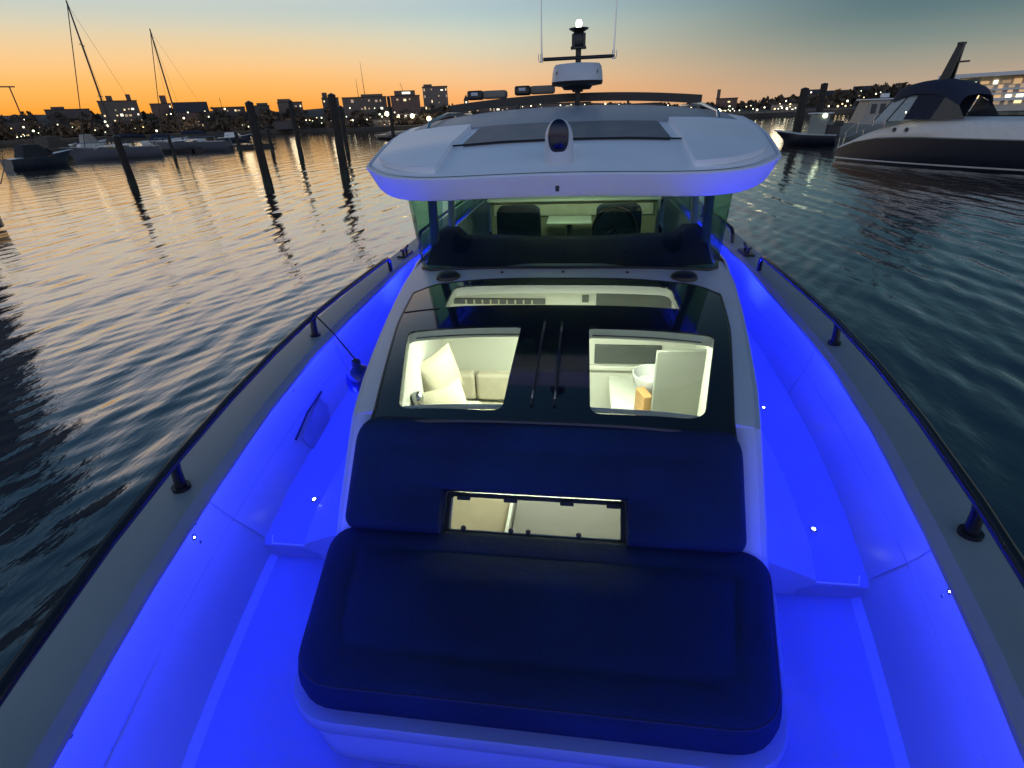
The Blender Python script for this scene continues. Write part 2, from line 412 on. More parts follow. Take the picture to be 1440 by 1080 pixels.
# --- seat base and cushions
seat_plan = [(-.72, .835), (.72, .835), (.785, 1.12), (.885, 1.545), (-.885, 1.545), (-.785, 1.12)]
sp = rounded(seat_plan, [.24, .24, .2, .15, .15, .2], 7)
rows = []
for d, z in ((.035, 1.09), (.022, 1.12), (.012, 1.2), (.004, 1.325), (.03, 1.33)):
    rows.append([(x, y, z) for x, y in offset(sp, d)])
sb = MB().grid(rows, closed=True); n = len(sp); sb.f.append(tuple(range(len(sb.v)-n, len(sb.v))))
tr_ = MB(); tr_.grid([[(x, y, z) for x, y in offset(sp, d)] for d, z in ((.02, 1.328), (-.014, 1.330), (-.020, 1.338), (-.022, 1.382), (-.016, 1.390), (.03, 1.392), (.10, 1.392))], closed=True); tr_.build('seat_tray', GUN, boat, angle=40)
seatb = sb.build('seat_base', LINER, boat, angle=50)
for x, y, z in ((-.545, .868, 1.29), (-.01, .868, 1.30), (.32, .868, 1.25)):
    MB().lathe([(.001, 0), (.010, 0), (.012, .006), (.006, .012), (.001, .012)], (x, y-.004, z), 10, Matrix.Rotation(R(90), 3, 'X')).build('drain_screw', BLK, seatb)
cush = pad(poly_inset(seat_plan, .012), [.24, .24, .2, .15, .15, .2], .125, .042, Matrix.Translation((0, 0, 1.395)), seam=.13, crown=.005, dip=.0035).build('seat_cushion', FAB, boat, angle=60)
cpipe = MB(); cpp = rounded(poly_inset(seat_plan, .024), [.23, .23, .2, .15, .15, .2], 7); cpipe.tube([(x, y, 1.395+.110) for x, y in cpp+cpp[:1]], .0045, 6, False); cpipe.build('piping', FABS, cush)
back = pad([(-.795, .02), (.765, .02), (.775, .485), (-.80, .485)], [.05, .05, .12, .12],   .09, .038, TB @ Matrix.Translation((0, 0, -.05)), seam=.13, crown=.005, dip=.0035)
back = back.build('backrest_cushion', FAB, boat, angle=60)
boolean_cut(back, MB().prism(rounded([(-.40, .012), (.335, .012), (.335, .190), (-.40, .190)], .012, 3), .4, TB @ Matrix.Translation((0, 0, -.2))))
fr = MB(); q0 = dense(rounded([(-.398, .014), (.333, .014), (.333, .223), (-.398, .223)], .012, 3), .06)
def ring(mb, outer, inner, d0, d1):
    k = len(outer)
    mb.grid([[PB(x, t, d0) for x, t in inner], [PB(x, t, d1) for x, t in inner], [PB(x, t, d1) for x, t in outer], [PB(x, t, d0) for x, t in outer], [PB(x, t, d0) for x, t in inner]], closed=True); return mb
so = rounded([(-.397, .015), (.332, .015), (.332, .187), (-.397, .187)], .012, 3)
si = rounded([(-.378, .036), (.314, .036), (.314, .170), (-.378, .170)], .012, 3)
slotf = ring(MB(), so, si, -.08, -.06).build('slot_window_frame', BLK, back, angle=40)
MB().add([PB(x, t, -.072) for x, t in si], [tuple(range(len(si)))]).build('slot_window_pane', GLASSC, back)
for x in (-.325, -.13, .10, .285):
    MB().box(PB(x, .166, -.056), (.055, .02, .016), T=TB.to_3x3()).build('slot_window_hinge', BLK, back, bevel=.003)
for x in (-.315, -.12, -.05, .15):
    MB().lathe([(.001, 0), (.010, 0), (.011, .01), (.007, .016), (.001, .017)], PB(x, .046, -.062), 12, TB.to_3x3()).build('slot_window_knob', BLK, back)

# --- rails
def post(s, x, y):
    mb = MB(); mb.tube([(s*x, y, GZ-.002), (s*x, y, GZ+.018)], .034, 14)
    mb.tube([(s*x, y, GZ+.01), (s*(x-.002), y+.005, GZ+.09), (s*(x-.008), y+.01, GZ+.135)], [.022, .019, .018], 12)
    return mb
for s in (-1, 1):
    pts = []
    for y in [-1.0, -.6, -.2, .2, .6, 1, 1.42, 1.9, 2.4, 2.98, 3.5, 4.0, 4.4]: pts.append((s*(xi(y)+interp([(-1, .07), (1.4, .085), (3, .07), (4.4, .03)], y)), y, GZ+.135))
    pts += [(s*(xi(4.5)+.035), 4.5, GZ+.125), (s*(xi(4.54)+.037), 4.545, GZ+.095), (s*(xi(4.55)+.04), 4.56, GZ+.04), (s*(xi(4.55)+.04), 4.56, GZ)]
    rl = MB().tube(pts, .019, 12).build('grab_rail', RAILM, boat)
    post(s, 1.40, 1.42).build('rail_post', RAILM, rl); post(s, 1.605, 2.98).build('rail_post', RAILM, rl)
    post(s, .79, -.4).build('rail_post', RAILM, rl)
    # aft rail with cleat gear
    pts = [(s*(xi(y)+.06), y, GZ+z) for y, z in ((5.6, 0), (5.62, .08), (5.7, .125), (6.5, .135), (7.5, .135), (8.6, .13), (8.7, .08), (8.72, 0))]
    r2 = MB().tube(pts, .018, 10).build('grab_rail', RAILM, boat); post(s, xi(7)+.06, 7.1).build('rail_post', RAILM, r2)
    cl = MB(); cl.box((s*(xi(5.15)+.08), 5.15, GZ+.012), (.09, .26, .018)); cl.tube([(s*(xi(5.15)+.08), 5.04, GZ+.075), (s*(xi(5.15)+.08), 5.09, GZ+.06), (s*(xi(5.15)+.08), 5.21, GZ+.06), (s*(xi(5.15)+.08), 5.26, GZ+.075)], .013, 8)
    for yy in (5.1, 5.2): cl.tube([(s*(xi(5.15)+.08), yy, GZ+.01), (s*(xi(5.15)+.08), yy, GZ+.06)], .014, 8)
    cl.build('mooring_cleat', BLK, boat, bevel=.003)
    # LED strips under the gunwale lip
    MB().tube([(s*(xi(y)+.026), y, GZ-.062) for y in YS if -1.3 < y < 9], .007, 6).build('light_strip', LEDM, boat)
    # courtesy lights
    for x, y, z in ((1.268, 2.02, 1.186), (1.36, 3.15, 1.202)):
        T = Matrix.Rotation(R(s*6), 3, 'Y')
        f = MB().lathe([(.001, 0), (.017, 0), (.015, .004), (.001, .004)], (s*x, y, z), 14, T).build('courtesy_light', CHROME, boat)
        MB().lathe([(.001, .004), (.008, .0045), (.001, .007)], (s*x, y, z), 10, T).build('light_lens', SPOTM, f)
# moulded joints, drains and small fittings of the liner
def wall_in(s, y, z, d=.003): return Vector((s*(xi(y)+interp([(1.1, .0), (1.16, .020), (1.385, .072), (1.405, .078), (1.43, .085), (1.65, .098)], z)-d), y, z))
PK_ = mat('grey_drain', (.16, .18, .22), .5)
SEAMM = mat('sealant_joint', (.33, .36, .42), .6)
for s in (-1, 1):
    for y0, y1 in ((1.72, 1.50), (3.35, 3.25)):
        MB().tube([wall_in(s, y0+(y1-y0)*k/5, 1.20+.44*k/5) for k in range(6)], .0022, 6).build('liner_joint', SEAMM, boat)
    MB().tube([wall_in(s, y, 1.404, .001) for y in (-.6, 0, .5, 1, 1.5, 2, 2.6, 3.2, 4, 5, 6)], .0016, 6).build('liner_joint', SEAMM, boat)
    for y, z in ((1.33, 1.60), (1.40, 1.58), (1.38, 1.50), (2.55, 1.56), (.62, 1.57)):
        MB().lathe([(.001, 0), (.008, 0), (.006, .004), (.001, .005)], wall_in(s, y, z, .0), 10, Matrix.Rotation(R(-s*85), 3, 'Y')).build('liner_screw', CHROME, boat)
    for y in (1.36,):
        f = MB().lathe([(.001, 0), (.014, 0), (.012, .004), (.001, .004)], wall_in(s, y, 1.545, .0), 12, Matrix.Rotation(R(-s*85), 3, 'Y')).build('courtesy_light', CHROME, boat)
        MB().lathe([(.001, .004), (.0035, .0045), (.001, .006)], wall_in(s, y, 1.545, .0), 10, Matrix.Rotation(R(-s*85), 3, 'Y')).build('light_lens', SPOTM, f)
    # riser nosing
    MB().tube([(s*(interp(WB, 1.72)+.01), 1.702, 1.178), (s*(xi(1.7)-.02), 1.702, 1.178), (s*(xi(1.72)+.0), 1.75, 1.182)], .004, 6).build('step_nosing', GEL, boat)
# boarding-gate pocket on the port bulwark
def wallpt(y, z, d=0): return Vector((-(xi(y)+interp([(1.1, .0), (1.16, .020), (1.385, .072), (1.405, .078), (1.43, .085), (1.65, .098)], z)-d), y, z))
pp = [(2.42, 1.30), (2.80, 1.37), (2.86, 1.28), (2.80, 1.20), (2.62, 1.13), (2.5, 1.135)]
PK = mat('grey_pocket', (.30, .31, .34), .5)
MB().add([wallpt(y, z, .004) for y, z in pp], [tuple(range(len(pp)))]).build('step_pocket', PK, boat, solid=-.004)
MB().tube([wallpt(y, z, .006) for y, z in ((2.36, 1.335), (2.6, 1.375), (2.86, 1.385))], .007, 6).build('gate_latch', BLK, boat)

# --- wheelhouse
ws_b = [(-1.2, 4.25), (-1.15, 4.03), (-1.06, 3.93), (-.8, 3.875), (-.4, 3.84), (0, 3.83), (.4, 3.84), (.8, 3.875), (1.06, 3.93), (1.15, 4.03), (1.2, 4.25)]
ws_t = [(-1.14, 3.9), (-1.085, 3.62), (-1.0, 3.54), (-.78, 3.48), (-.4, 3.44), (0, 3.43), (.4, 3.44), (.78, 3.48), (1.0, 3.54), (1.085, 3.62), (1.14, 3.9)]
MB().grid([[(a[0]+(b[0]-a[0])*t, a[1]+(b[1]-a[1])*t, zt(a[0], min(a[1], 4))+.004+(2.66-zt(a[0], min(a[1], 4)))*t) for a, b in zip(ws_b, ws_t)] for t in (0, .33, .66, 1)]).build('windscreen', GLASSW, boat, angle=60)
MB().tube([(x, y, zt(x, min(y, 4))+.008) for x, y in ws_b], .012, 8).build('windscreen_gasket', BLK, boat)
for s in (-1, 1):
    MB().add([(s*1.2, 4.25, 1.95), (s*1.14, 3.9, 2.66), (s*1.15, 5.0, 2.76), (s*1.22, 5.0, 1.95)], [(0, 1, 2, 3)]).build('side_window', GLASSW, boat)
    MB().add([(s*1.22, 5.55, 1.95), (s*1.15, 5.55, 2.78), (s*1.15, 7.3, 2.75), (s*1.22, 7.3, 1.95)], [(0, 1, 2, 3)]).build('side_window', GLASSW, boat)
    for y, w in ((4.28, .085), (5.25, .07), (7.35, .1)):
        MB().prism(rounded([(-.03, -w/2), (.03, -w/2), (.03, w/2), (-.03, w/2)], .012, 2), 1, Matrix(((1, 0, -.06*s, s*1.19 if y > 4.5 else s*1.10), (0, 1, -.12 if y < 5 else 0, y), (0, 0, .84, 1.93), (0, 0, 0, 1)))).build('cabin_pillar', PILLAR, boat)
# dash
dz = [(3.86, 1.955), (3.95, 1.975), (4.2, 2.015), (4.45, 2.045), (4.7, 2.035), (4.78, 1.99), (4.8, 1.6)]
rows = []
for y, z in dz:
    rows.append([(x, y + (.10*(abs(x)/1.1)**3 if y < 4.3 else 0), z + (.075 if abs(x) > .93 and 4.1 < y < 4.75 else 0) - (.02 if abs(x) < .5 else 0)) for x in (-1.10, -.98, -.9, -.6, -.3, 0, .3, .6, .9, .98, 1.10)])
MB().grid(rows).build('dashboard', mat('dash_vinyl', (.008, .018, .060), .75, var=.2), boat, angle=50)
wheel = MB().tube([(.42+.19*math.cos(a), 4.9+.05*math.sin(a), 2.02+.19*math.sin(a)) for a in [2*math.pi*k/24 for k in range(25)]], .016, 8)
for a in (R(90), R(210), R(330)): wheel.tube([(.42, 4.92, 2.02), (.42+.19*math.cos(a), 4.9+.05*math.sin(a), 2.02+.19*math.sin(a))], .012, 6)
wheel.build('steering_wheel', BLK, boat)
# cockpit floor, rear galley, helm seats, table
MB().box((0, 6.6, 1.20), (2.4, 3.6, .05)).build('cockpit_floor', DARKP, boat)
gal = MB(); gal.box((0, 6.75, 1.62), (2.0, .5, .86)); galo = gal.build('galley_unit', OLIVE, boat, bevel=.02)
MB().box((0, 6.72, 2.07), (2.04, .6, .03)).build('worktop', CREAM, galo, bevel=.006)
MB().box((0, 6.485, 1.95), (1.9, .03, .13)).build('drawer_front', CREAMF, galo, bevel=.006)
for x in (-.55, .5):
    st = MB(); st.box((x, 5.55, 1.45), (.18, .18, .5)); sto = st.build('helm_seat', BLK, boat, bevel=.02)
    MB().prism(rounded([(-.24, -.22), (.24, -.22), (.24, .22), (-.24, .22)], .08, 4), .12, Matrix.Translation((x, 5.5, 1.68))).build('seat_squab', FAB, sto, bevel=.03)
    MB().prism(rounded([(-.24, 0), (.24, 0), (.23, .36), (.18, .40), (-.18, .40), (-.23, .36)], .05, 4), .10, Matrix.Translation((x, 5.76, 1.74)) @ Matrix.Rotation(R(98), 4, 'X')).build('seat_back', FAB, sto, bevel=.03)
tb = MB().box((-.02, 6.1, 1.90), (.50, .40, .03)); tbo = tb.build('saloon_table', CREAM, boat, bevel=.01)
MB().tube([(-.02, 6.1, 1.2), (-.02, 6.1, 1.9)], .04, 12).build('table_leg', CHROME, tbo)
MB().box((.0, 8.1, 1.6), (2.5, .08, .75)).build('aft_bulkhead', GEL, boat, bevel=.01)
ceil = MB().lathe([(.001, 0), (.05, 0), (.05, .012), (.001, .012)], (0, 6.0, 2.86), 16).build('cabin_light', WARM, boat)

# --- roof
def yf(u): return 3.05 + .52*abs(u)**4.2
def zr(u, y): return interp([(3.0, 2.695), (3.3, 2.76), (3.6, 2.835), (4.0, 2.89), (4.5, 2.965), (5.0, 3.015), (5.6, 3.03), (6.4, 3.0), (7.6, 2.9)], y) - .098*abs(u)**2.4
def roofpt(u, v, W=1.385, dz=0):
    y = yf(u) + v*(7.6-yf(u)); w = W*interp([(0, .918), (.06, .945), (.14, .98), (.3, 1), (.6, 1), (1, .95)], v) ; return Vector((u*w, y, zr(u, y)+dz))
us = [-1+2*i/36 for i in range(37)]; us[0] = -1; vs_ = [0, .012, .03, .06, .1, .15, .2, .27, .35, .45, .55, .65, .75, .85, .93, 1]
mb = MB(); mb.grid([[roofpt(u, v) for u in us] for v in vs_])
rim = [roofpt(u, 0) for u in us] + [roofpt(1, v) for v in vs_[1:]] + [roofpt(u, 1) for u in reversed(us[:-1])] + [roofpt(-1, v) for v in reversed(vs_[1:-1])]
def rimoff(d, dz):
    c = Vector((0, 5.3, 0)); out = []
    q = [(p.x, p.y) for p in rim]; o = offset(q, d)
    return [(x, y, p.z+dz*(1+(.24*min(1, abs(p.x)/1.27)**3 if dz < -.05 else 0))) for (x, y), p in zip(o, rim)]
mb.build('roof', ROOFM, boat, angle=50)
lip = MB().grid([rimoff(.004, -.004), rimoff(-.012, -.016), rimoff(-.018, -.004), rimoff(-.034, -.005), rimoff(-.039, -.012), rimoff(-.037, -.022), rimoff(.030, -.122), rimoff(.040, -.131), rimoff(.055, -.134), rimoff(.16, -.10)], closed=True)
lip.build('roof_edge', mat('roof_edge_gelcoat', (.78, .79, .82), .6, var=.03, scale=2, spec=.3), boat, angle=40)
un = MB(); n = len(rim); base = rimoff(.16, -.10); c = Vector((0, 5.3, 2.80))
un.grid([base, [tuple(c+(Vector(p)-c)*.5) for p in base], [tuple(c+(Vector(p)-c)*.02) for p in base]], closed=True)
un.build('headliner', CREAM, boat)
def onroof(x, y, dz=0): 
    u = max(-1, min(1, x/1.385)); return Vector((x, y, zr(u, y)+dz))
def roofsheet(poly, name, m, dz, th, parent=boat, step=.1, bevel=0):
    o = sheet(poly, [], lambda x, y: onroof(x, y, dz), step).build(name, m, parent, solid=th)
    return o
for s in (-1, 1):
    fr_ = [(s*.735, yf(.735/1.27)+.05), (s*.95, yf(.95/1.27)+.05), (s*1.10, yf(1.10/1.27)+.05), (s*1.20, yf(1.20/1.27)+.06), (s*1.225, 3.70), (s*1.30, 4.15), (s*1.30, 4.36), (s*1.0, 4.33), (s*.715, 4.25)]
    if s < 0: fr_ = fr_[::-1]
    roofsheet(rounded(fr_, .03, 3), 'roof_pad', ROOFM, .030, .034, bevel=.006)
roofsheet(rounded([(-.66, 3.62), (.66, 3.62), (.64, 4.2), (-.64, 4.2)], .02, 2), 'sunroof_glass', mat('smoked_glass', (.07, .09, .12), .42, var=.1), .010, .012)
for x in (-.02, .02):
    pass
roofsheet(rounded([(-.72, 4.22), (.72, 4.22), (1.25, 4.42), (1.27, 6.9), (-1.27, 6.9), (-1.25, 4.42)], .06, 3), 'roof_walkway', ROOFG, .012, .012)
MB().tube([onroof(x, 3.615, .008) for x in (-.72, -.4, 0, .4, .72)], .006, 6).build('sunroof_seal', BLK, boat)
# grab bars along the roof shoulders
for s in (-1, 1):
    gb = MB().tube([onroof(s*1.12, 4.5, .0), onroof(s*1.12, 4.56, .045), onroof(s*1.12, 5.2, .05), onroof(s*1.10, 6.2, .05), onroof(s*1.10, 6.26, 0)], .014, 8).build('roof_rail', CHROME, boat)
# searchlight
sl = MB(); base = onroof(-.015, 3.25)
sl.lathe([(.001, -.03), (.084, -.03), (.083, .0), (.080, .10), (.001, .10)], base, 28)
sl.ball(base + Vector((0, 0, .10)), (.080, .082, .115), n=28, m=16, e=.92)
slo = sl.build('searchlight', RADOME, boat, angle=60)
MB().ball(base + Vector((0, -.064, .125)), (.058, .03, .090), n=24, m=14, e=.9).build('light_lens', mat('dark_blue_lens', (.004, .006, .03), .08), slo)
MB().box((-.01, 2.985, 2.628), (.022, .016, .03)).build('roof_clip', BLK, boat, bevel=.004)
# mast with radar, horn cluster, aerials
ms = MB().tube([(.05, 5.62, 2.98), (.05, 5.60, 3.40), (.05, 5.58, 3.56)], .026, 14).build('mast', BLK, boat)
rd = MB(); c = Vector((.045, 5.50, 3.20))
rd.lathe([(.001, .02), (.19, .02), (.232, .035), (.225, .10), (.215, .15), (.20, .168), (.12, .175), (.001, .176)], c, 36)
rdo = rd.build('radar_dome', RADOME, ms, angle=40)
MB().lathe([(.001, -.03), (.12, -.03), (.14, -.005), (.225, .005), (.234, .03), (.20, .034), (.001, .03)], c, 36).build('dome_base', BLK, rdo, angle=40)
for s in (-1, 1): MB().lathe([(.001, 0), (.017, 0), (.015, .004), (.001, .004)], c+Vector((s*.175, -.134, .10)), 14, Matrix.Rotation(R(90), 3, 'X')@Matrix.Rotation(R(-s*52), 3, 'Y')).build('dome_badge', GREYP, rdo)
MB().box((.05, 5.57, 3.17), (.10, .22, .03)).build('radar_bracket', BLK, ms, bevel=.006)
MB().tube([(-.27, 5.58, 3.425), (.375, 5.58, 3.425)], .015, 12).build('crossbar', BLK, ms)
for x0, x1, dx in ((-.285, -.285, -.02), (.365, .37, .02)):
    ar = MB(); ar.tube([(x0, 5.58, 3.40), (x0, 5.58, 3.47)], .012, 10); ar.tube([(x0, 5.58, 3.47), (x1, 5.58, 3.62), (x1, 5.58, 5.0)], [.009, .006, .004], 8)
    ar.tube([(x0, 5.58, 3.41), (x0+dx, 5.57, 3.405), (x0+dx*1.4, 5.57, 3.43), (x0+dx*1.4, 5.57, 3.47)], .004, 6)
    ar.build('whip_aerial', CHROME, ms)
hn = MB(); hn.ball((.05, 5.58, 3.56), (.062, .055, .075), n=14, m=10, e=.8); hn.box((.05, 5.57, 3.50), (.14, .08, .02)); hn.box((.005, 5.56, 3.555), (.03, .06, .10)); hn.box((.10, 5.56, 3.555), (.025, .06, .11))
hn.lathe([(.001, 0), (.035, .0), (.085, .025), (.09, .035), (.04, .03), (.001, .035)], (.05, 5.58, 3.615), 20)
hno = hn.build('horn_cluster', BLK, ms, bevel=.005)
MB().lathe([(.001, 0), (.022, 0), (.024, .05), (.018, .062), (.001, .066)], (.05, 5.58, 3.645), 18).build('anchor_light', ANCH, ms)
# roof bar
bar = MB(); rows = []
for i in range(25):
    x = -1.26 + 2.52*i/24; z = 3.068 + .062*(1-(abs(x)/1.26)**2)
    rows.append([(x, 5.98, z-.05), (x, 5.98, z+.026), (x, 6.06, z+.026), (x, 6.06, z-.05), (x, 5.98, z-.05)])
bar.grid(rows)
for x in (-1.25, -.55, .55, 1.25): bar.box((x, 6.02, (onroof(x, 6).z+3.06)/2), (.02, .06, max(.03, 3.08-onroof(x, 6).z)))
baro = bar.build('roof_bar', BLK, boat, angle=30)
for x in (-.86, -.37):
    z = 3.068 + .062*(1-(abs(x)/1.26)**2) + .028
    fl = MB(); fl.box((x+.06, 6.02, z+.045), (.25, .12, .075)); flo = fl.build('roof_floodlight', mat('beige_lamp_body', (.22, .19, .15), .6), baro, bevel=.025)
    MB().box((x-.14, 6.01, z+.045), (.16, .14, .085)).build('lamp_hood', BLK, flo, bevel=.02)
    MB().box((x-.14, 5.935, z+.055), (.07, .012, .03)).build('lamp_glass', RADOME, flo, bevel=.004)

# --- cabin interior seen through the hatch panes
il = MB()
il.box((0, 4.16, 1.2), (2.3, .04, 1.5)); 
for s in (-1, 1): il.add([(s*.80, 1.88, .5), (s*1.10, 4.14, .5), (s*1.10, 4.14, 1.78), (s*.80, 1.88, 1.72), (s*.82, 1.88, .5), (s*1.12, 4.14, .5), (s*1.12, 4.14, 1.78), (s*.82, 1.88, 1.72)], [(0, 1, 2, 3), (7, 6, 5, 4), (3, 2, 6, 7), (0, 4, 5, 1), (0, 3, 7, 4), (1, 5, 6, 2)])
il.box((0, 3.0, .46), (2.2, 2.3, .04))
ilo = il.build('cabin_liner', CREAM, boat, bevel=.004)
MB().box((0, 4.12, 1.86), (2.1, .06, .10)).build('headliner_trim', CREAMF, ilo, bevel=.01)
MB().box((.545, 4.13, 1.13), (.56, .03, .17)).build('locker_recess', DARKP, ilo, bevel=.004)
MB().box((.56, 4.13, 1.60), (.60, .03, .20)).build('locker_recess', DARKP, ilo, bevel=.004)
MB().box((.535, 4.12, 1.005), (.66, .06, .045)).build('locker_shelf', CREAM, ilo, bevel=.012)
vt = MB(); vt.box((-.55, 4.125, 1.60), (.78, .03, .045))
vto = vt.build('air_vent', DARKP, ilo, bevel=.003)
for k in range(9): MB().box((-.83+k*.07, 4.105, 1.60), (.012, .012, .034)).build('vent_slat', CREAMF, vto)
MB().box((.17, 4.125, 1.625), (.055, .02, .06)).build('switch_panel', DARKP, ilo, bevel=.004)
# settee
for x in (-.94, -.60): MB().box((x, 4.0, .86), (.33, .12, .26)).build('settee_back', CREAMF, ilo, bevel=.03)
MB().box((-.75, 3.55, .66), (.85, .80, .14)).build('settee_seat', CREAMF, ilo, bevel=.035)
MB().box((-.80, 2.95, .93), (.40, .95, .22)).build('settee_seat', CREAMF, ilo, bevel=.035)
MB().box((.60, 3.75, .93), (.42, .6, .05)).build('vanity_top', CREAM, ilo, bevel=.01)
MB().box((.615, 3.42, 1.03), (.07, .16, .24), rz=.3).build('vanity_box', WOOD, ilo, bevel=.006)
bw = MB().lathe([(.001, 0), (.10, .0), (.145, .05), (.16, .13), (.15, .13), (.13, .05), (.001, .02)], (.70, 3.62, 1.08), 24).build('wash_basin', GEL, ilo)
dp = MB(); dp.add([(.66, 3.06, .5), (.62, 3.30, 1.5), (1.05, 3.50, 1.5), (1.05, 3.05, .5)], [(0, 1, 2, 3)])
MB().box((.88, 3.36, .98), (.44, .03, 1.08), rz=.10).build('locker_door', GREYP, ilo, bevel=.008)
lamp = MB(); lamp.tube([(-.875, 2.74, 1.30), (-.875, 2.74, 1.42)], .035, 14); lamp.ball((-.875, 2.74, 1.43), .042)
lamp.build('reading_lamp', CHROME, ilo)
# forward berth seen through the slot window
MB().box((-.54, 2.05, .98), (.62, .5, .12)).build('berth_mattress', mat('tan_mattress', (.36, .30, .20), .85, var=.1), ilo, bevel=.03)
MB().box((-.215, 2.05, 1.04), (.018, .5, .10)).build('berth_divider', CREAM, ilo)
MB().box((.33, 2.05, .99), (1.06, .5, .10)).build('berth_panel', mat('taupe_panel', (.15, .14, .12), .6, var=.1), ilo, bevel=.01)
# loose pillows
def pillow(loc, size, rot, label, spin=0):
    mb = MB(); T = Matrix.Rotation(rot[2], 3, 'Z')@Matrix.Rotation(rot[1], 3, 'Y')@Matrix.Rotation(rot[0], 3, 'X')@Matrix.Rotation(spin, 3, 'Z')
    n = 18; vs = []
    for sg in (1, -1):
        for i in range(n+1):
            for j in range(n+1):
                u, v = i/n*2-1, j/n*2-1; k = (1-abs(u)**2.6)*(1-abs(v)**2.6)
                pin = 1-.07*((1-abs(u))*abs(v)**3+(1-abs(v))*abs(u)**3)
                vs.append(T@Vector((u*size[0]/2*pin, v*size[1]/2*pin, sg*size[2]/2*max(0, k)**.45)))
    m = (n+1)**2; fs = []
    for o in (0, m):
        for i in range(n):
            for j in range(n): q = o+i*(n+1)+j; fs.append((q, q+1, q+n+2, q+n+1))
    mb.add([v for v in vs], fs)
    o = mb.build('pillow', PILW); o.location = loc
    return tag(o, label, 'pillow', None)
pillow((-.88, 3.28, 1.31), (.36, .36, .15), (R(80), R(6), R(55)), 'pale pillow standing on its edge on the cabin settee, seen through the left hatch pane', R(16))
pillow((-.77, 2.96, 1.18), (.36, .40, .16), (R(52), R(-8), R(30)), 'large pale pillow lying low in front of the upright one below the left hatch pane')

# lamps that light the cabin (its ceiling lights), then added fill on the side decks 
def area(name, loc, size, power, color, rot=(0, 0, 0), sy=None):
    l = bpy.data.lights.new(name, 'AREA'); l.energy = power; l.color = color; l.size = size
    if sy: l.shape = 'RECTANGLE'; l.size_y = sy
    o = bpy.data.objects.new(name, l); col.objects.link(o); o.location = loc; o.rotation_euler = rot; setp(o, boat)
    if 'deck' in name: l.spread = R(95)
    return o
area('cabin_ceiling_lamp', (0, 3.2, 1.83), 1.3, 34, (.93, 1, .80), (R(-8), 0, 0), .15)
area('cabin_ceiling_lamp', (0, 2.74, 1.86), 1.2, 8, (.93, 1, .80), (R(24), 0, 0), .12)
area('berth_lamp', (-.05, 1.95, 1.60), .6, .35, (1, .80, .58), (0, 0, 0), .1)
for s in (-1, 1):  # added blue fill aimed up at roof edge and pillars, no fixtures here
    area('side_deck_fill', (s*1.37, 2.75, 1.26), .14, 10, (.01, .02, 1), (R(152), 0, 0), .6)
    area('side_deck_fill', (s*1.45, 4.7, 1.27), .10, 20, (.01, .02, 1), (R(180), R(s*10), 0), .5)
area('wheelhouse_lamp', (0, 5.25, 2.74), .5, 11, (1, .97, .66), (R(62), 0, 0), .15)

# ================================================================== FENDER
fd = empty('fender', (-1.22, 2.72, 1.58), 'dark blue ball fender hanging on a thin line inside the left bulwark', 'fender')
MB().ball((-1.22, 2.72, 1.56), (.088, .088, .10), n=28, m=18).build('fender_ball', BLUEF, fd)
MB().lathe([(.001, 0), (.03, 0), (.026, .035), (.012, .045), (.001, .046)], (-1.235, 2.735, 1.65), 14).build('fender_eye', BLK, fd)
MB().tube([(-1.24, 2.74, 1.69), (-1.42, 2.88, 1.80), (-1.585, 2.985, 1.895)], .0055, 6).build('fender_line', ROPE, fd)
lp = MB().tube([(-1.585+.0*k, 2.985+.012*math.cos(2*math.pi*k/10), 1.875+.026*math.sin(2*math.pi*k/10)) for k in range(11)], .006, 6).build('fender_knot', ROPE, fd)


# ================================================================== SKY
world = bpy.data.worlds.new('World'); sc.world = world; world.use_nodes = True
N, L = world.node_tree.nodes, world.node_tree.links
bg = N['Background']
tc = N.new('ShaderNodeTexCoord'); nm = N.new('ShaderNodeVectorMath'); nm.operation = 'NORMALIZE'
L.new(tc.outputs['Generated'], nm.inputs[0])
sx = N.new('ShaderNodeSeparateXYZ'); L.new(nm.outputs[0], sx.inputs[0])
def lin(c): return [((x/255+.055)/1.055)**2.4 if x > 10 else x/255/12.92 for x in c] + [1]
def ramp(stops):
    r = N.new('ShaderNodeValToRGB'); r.color_ramp.interpolation = 'CARDINAL'
    e = r.color_ramp.elements
    while len(e) < len(stops): e.new(.5)
    for k, (p, c) in zip(e, stops): k.position = p; k.color = lin(c)
    L.new(sx.outputs['Z'], r.inputs[0]); return r
SUNSET = ramp([(0, (255, 150, 48)), (.03, (255, 172, 72)), (.07, (255, 196, 124)), (.115, (228, 208, 172)), (.155, (198, 206, 200)), (.21, (238, 216, 198)), (.32, (176, 184, 198)), (.48, (96, 126, 154)), (1, (52, 84, 122))])
MID = ramp([(0, (250, 168, 100)), (.04, (252, 192, 134)), (.08, (230, 208, 174)), (.115, (206, 212, 196)), (.155, (178, 198, 204)), (.21, (224, 210, 202)), (.31, (160, 174, 192)), (.48, (88, 120, 150)), (1, (52, 84, 122))])
EAST = ramp([(0, (194, 166, 138)), (.03, (176, 160, 140)), (.06, (142, 148, 138)), (.095, (104, 126, 128)), (.14, (78, 108, 120)), (.24, (62, 92, 106)), (.45, (44, 72, 94)), (1, (52, 84, 122))])
def dirdot(az):
    v = N.new('ShaderNodeVectorMath'); v.operation = 'DOT_PRODUCT'
    cx = N.new('ShaderNodeCombineXYZ'); L.new(sx.outputs['X'], cx.inputs[0]); L.new(sx.outputs['Y'], cx.inputs[1])
    n2 = N.new('ShaderNodeVectorMath'); n2.operation = 'NORMALIZE'; L.new(cx.outputs[0], n2.inputs[0])
    L.new(n2.outputs[0], v.inputs[0]); v.inputs[1].default_value = (math.sin(R(az)), math.cos(R(az)), 0); return v.outputs['Value']
d = dirdot(-50)      # direction of the afterglow
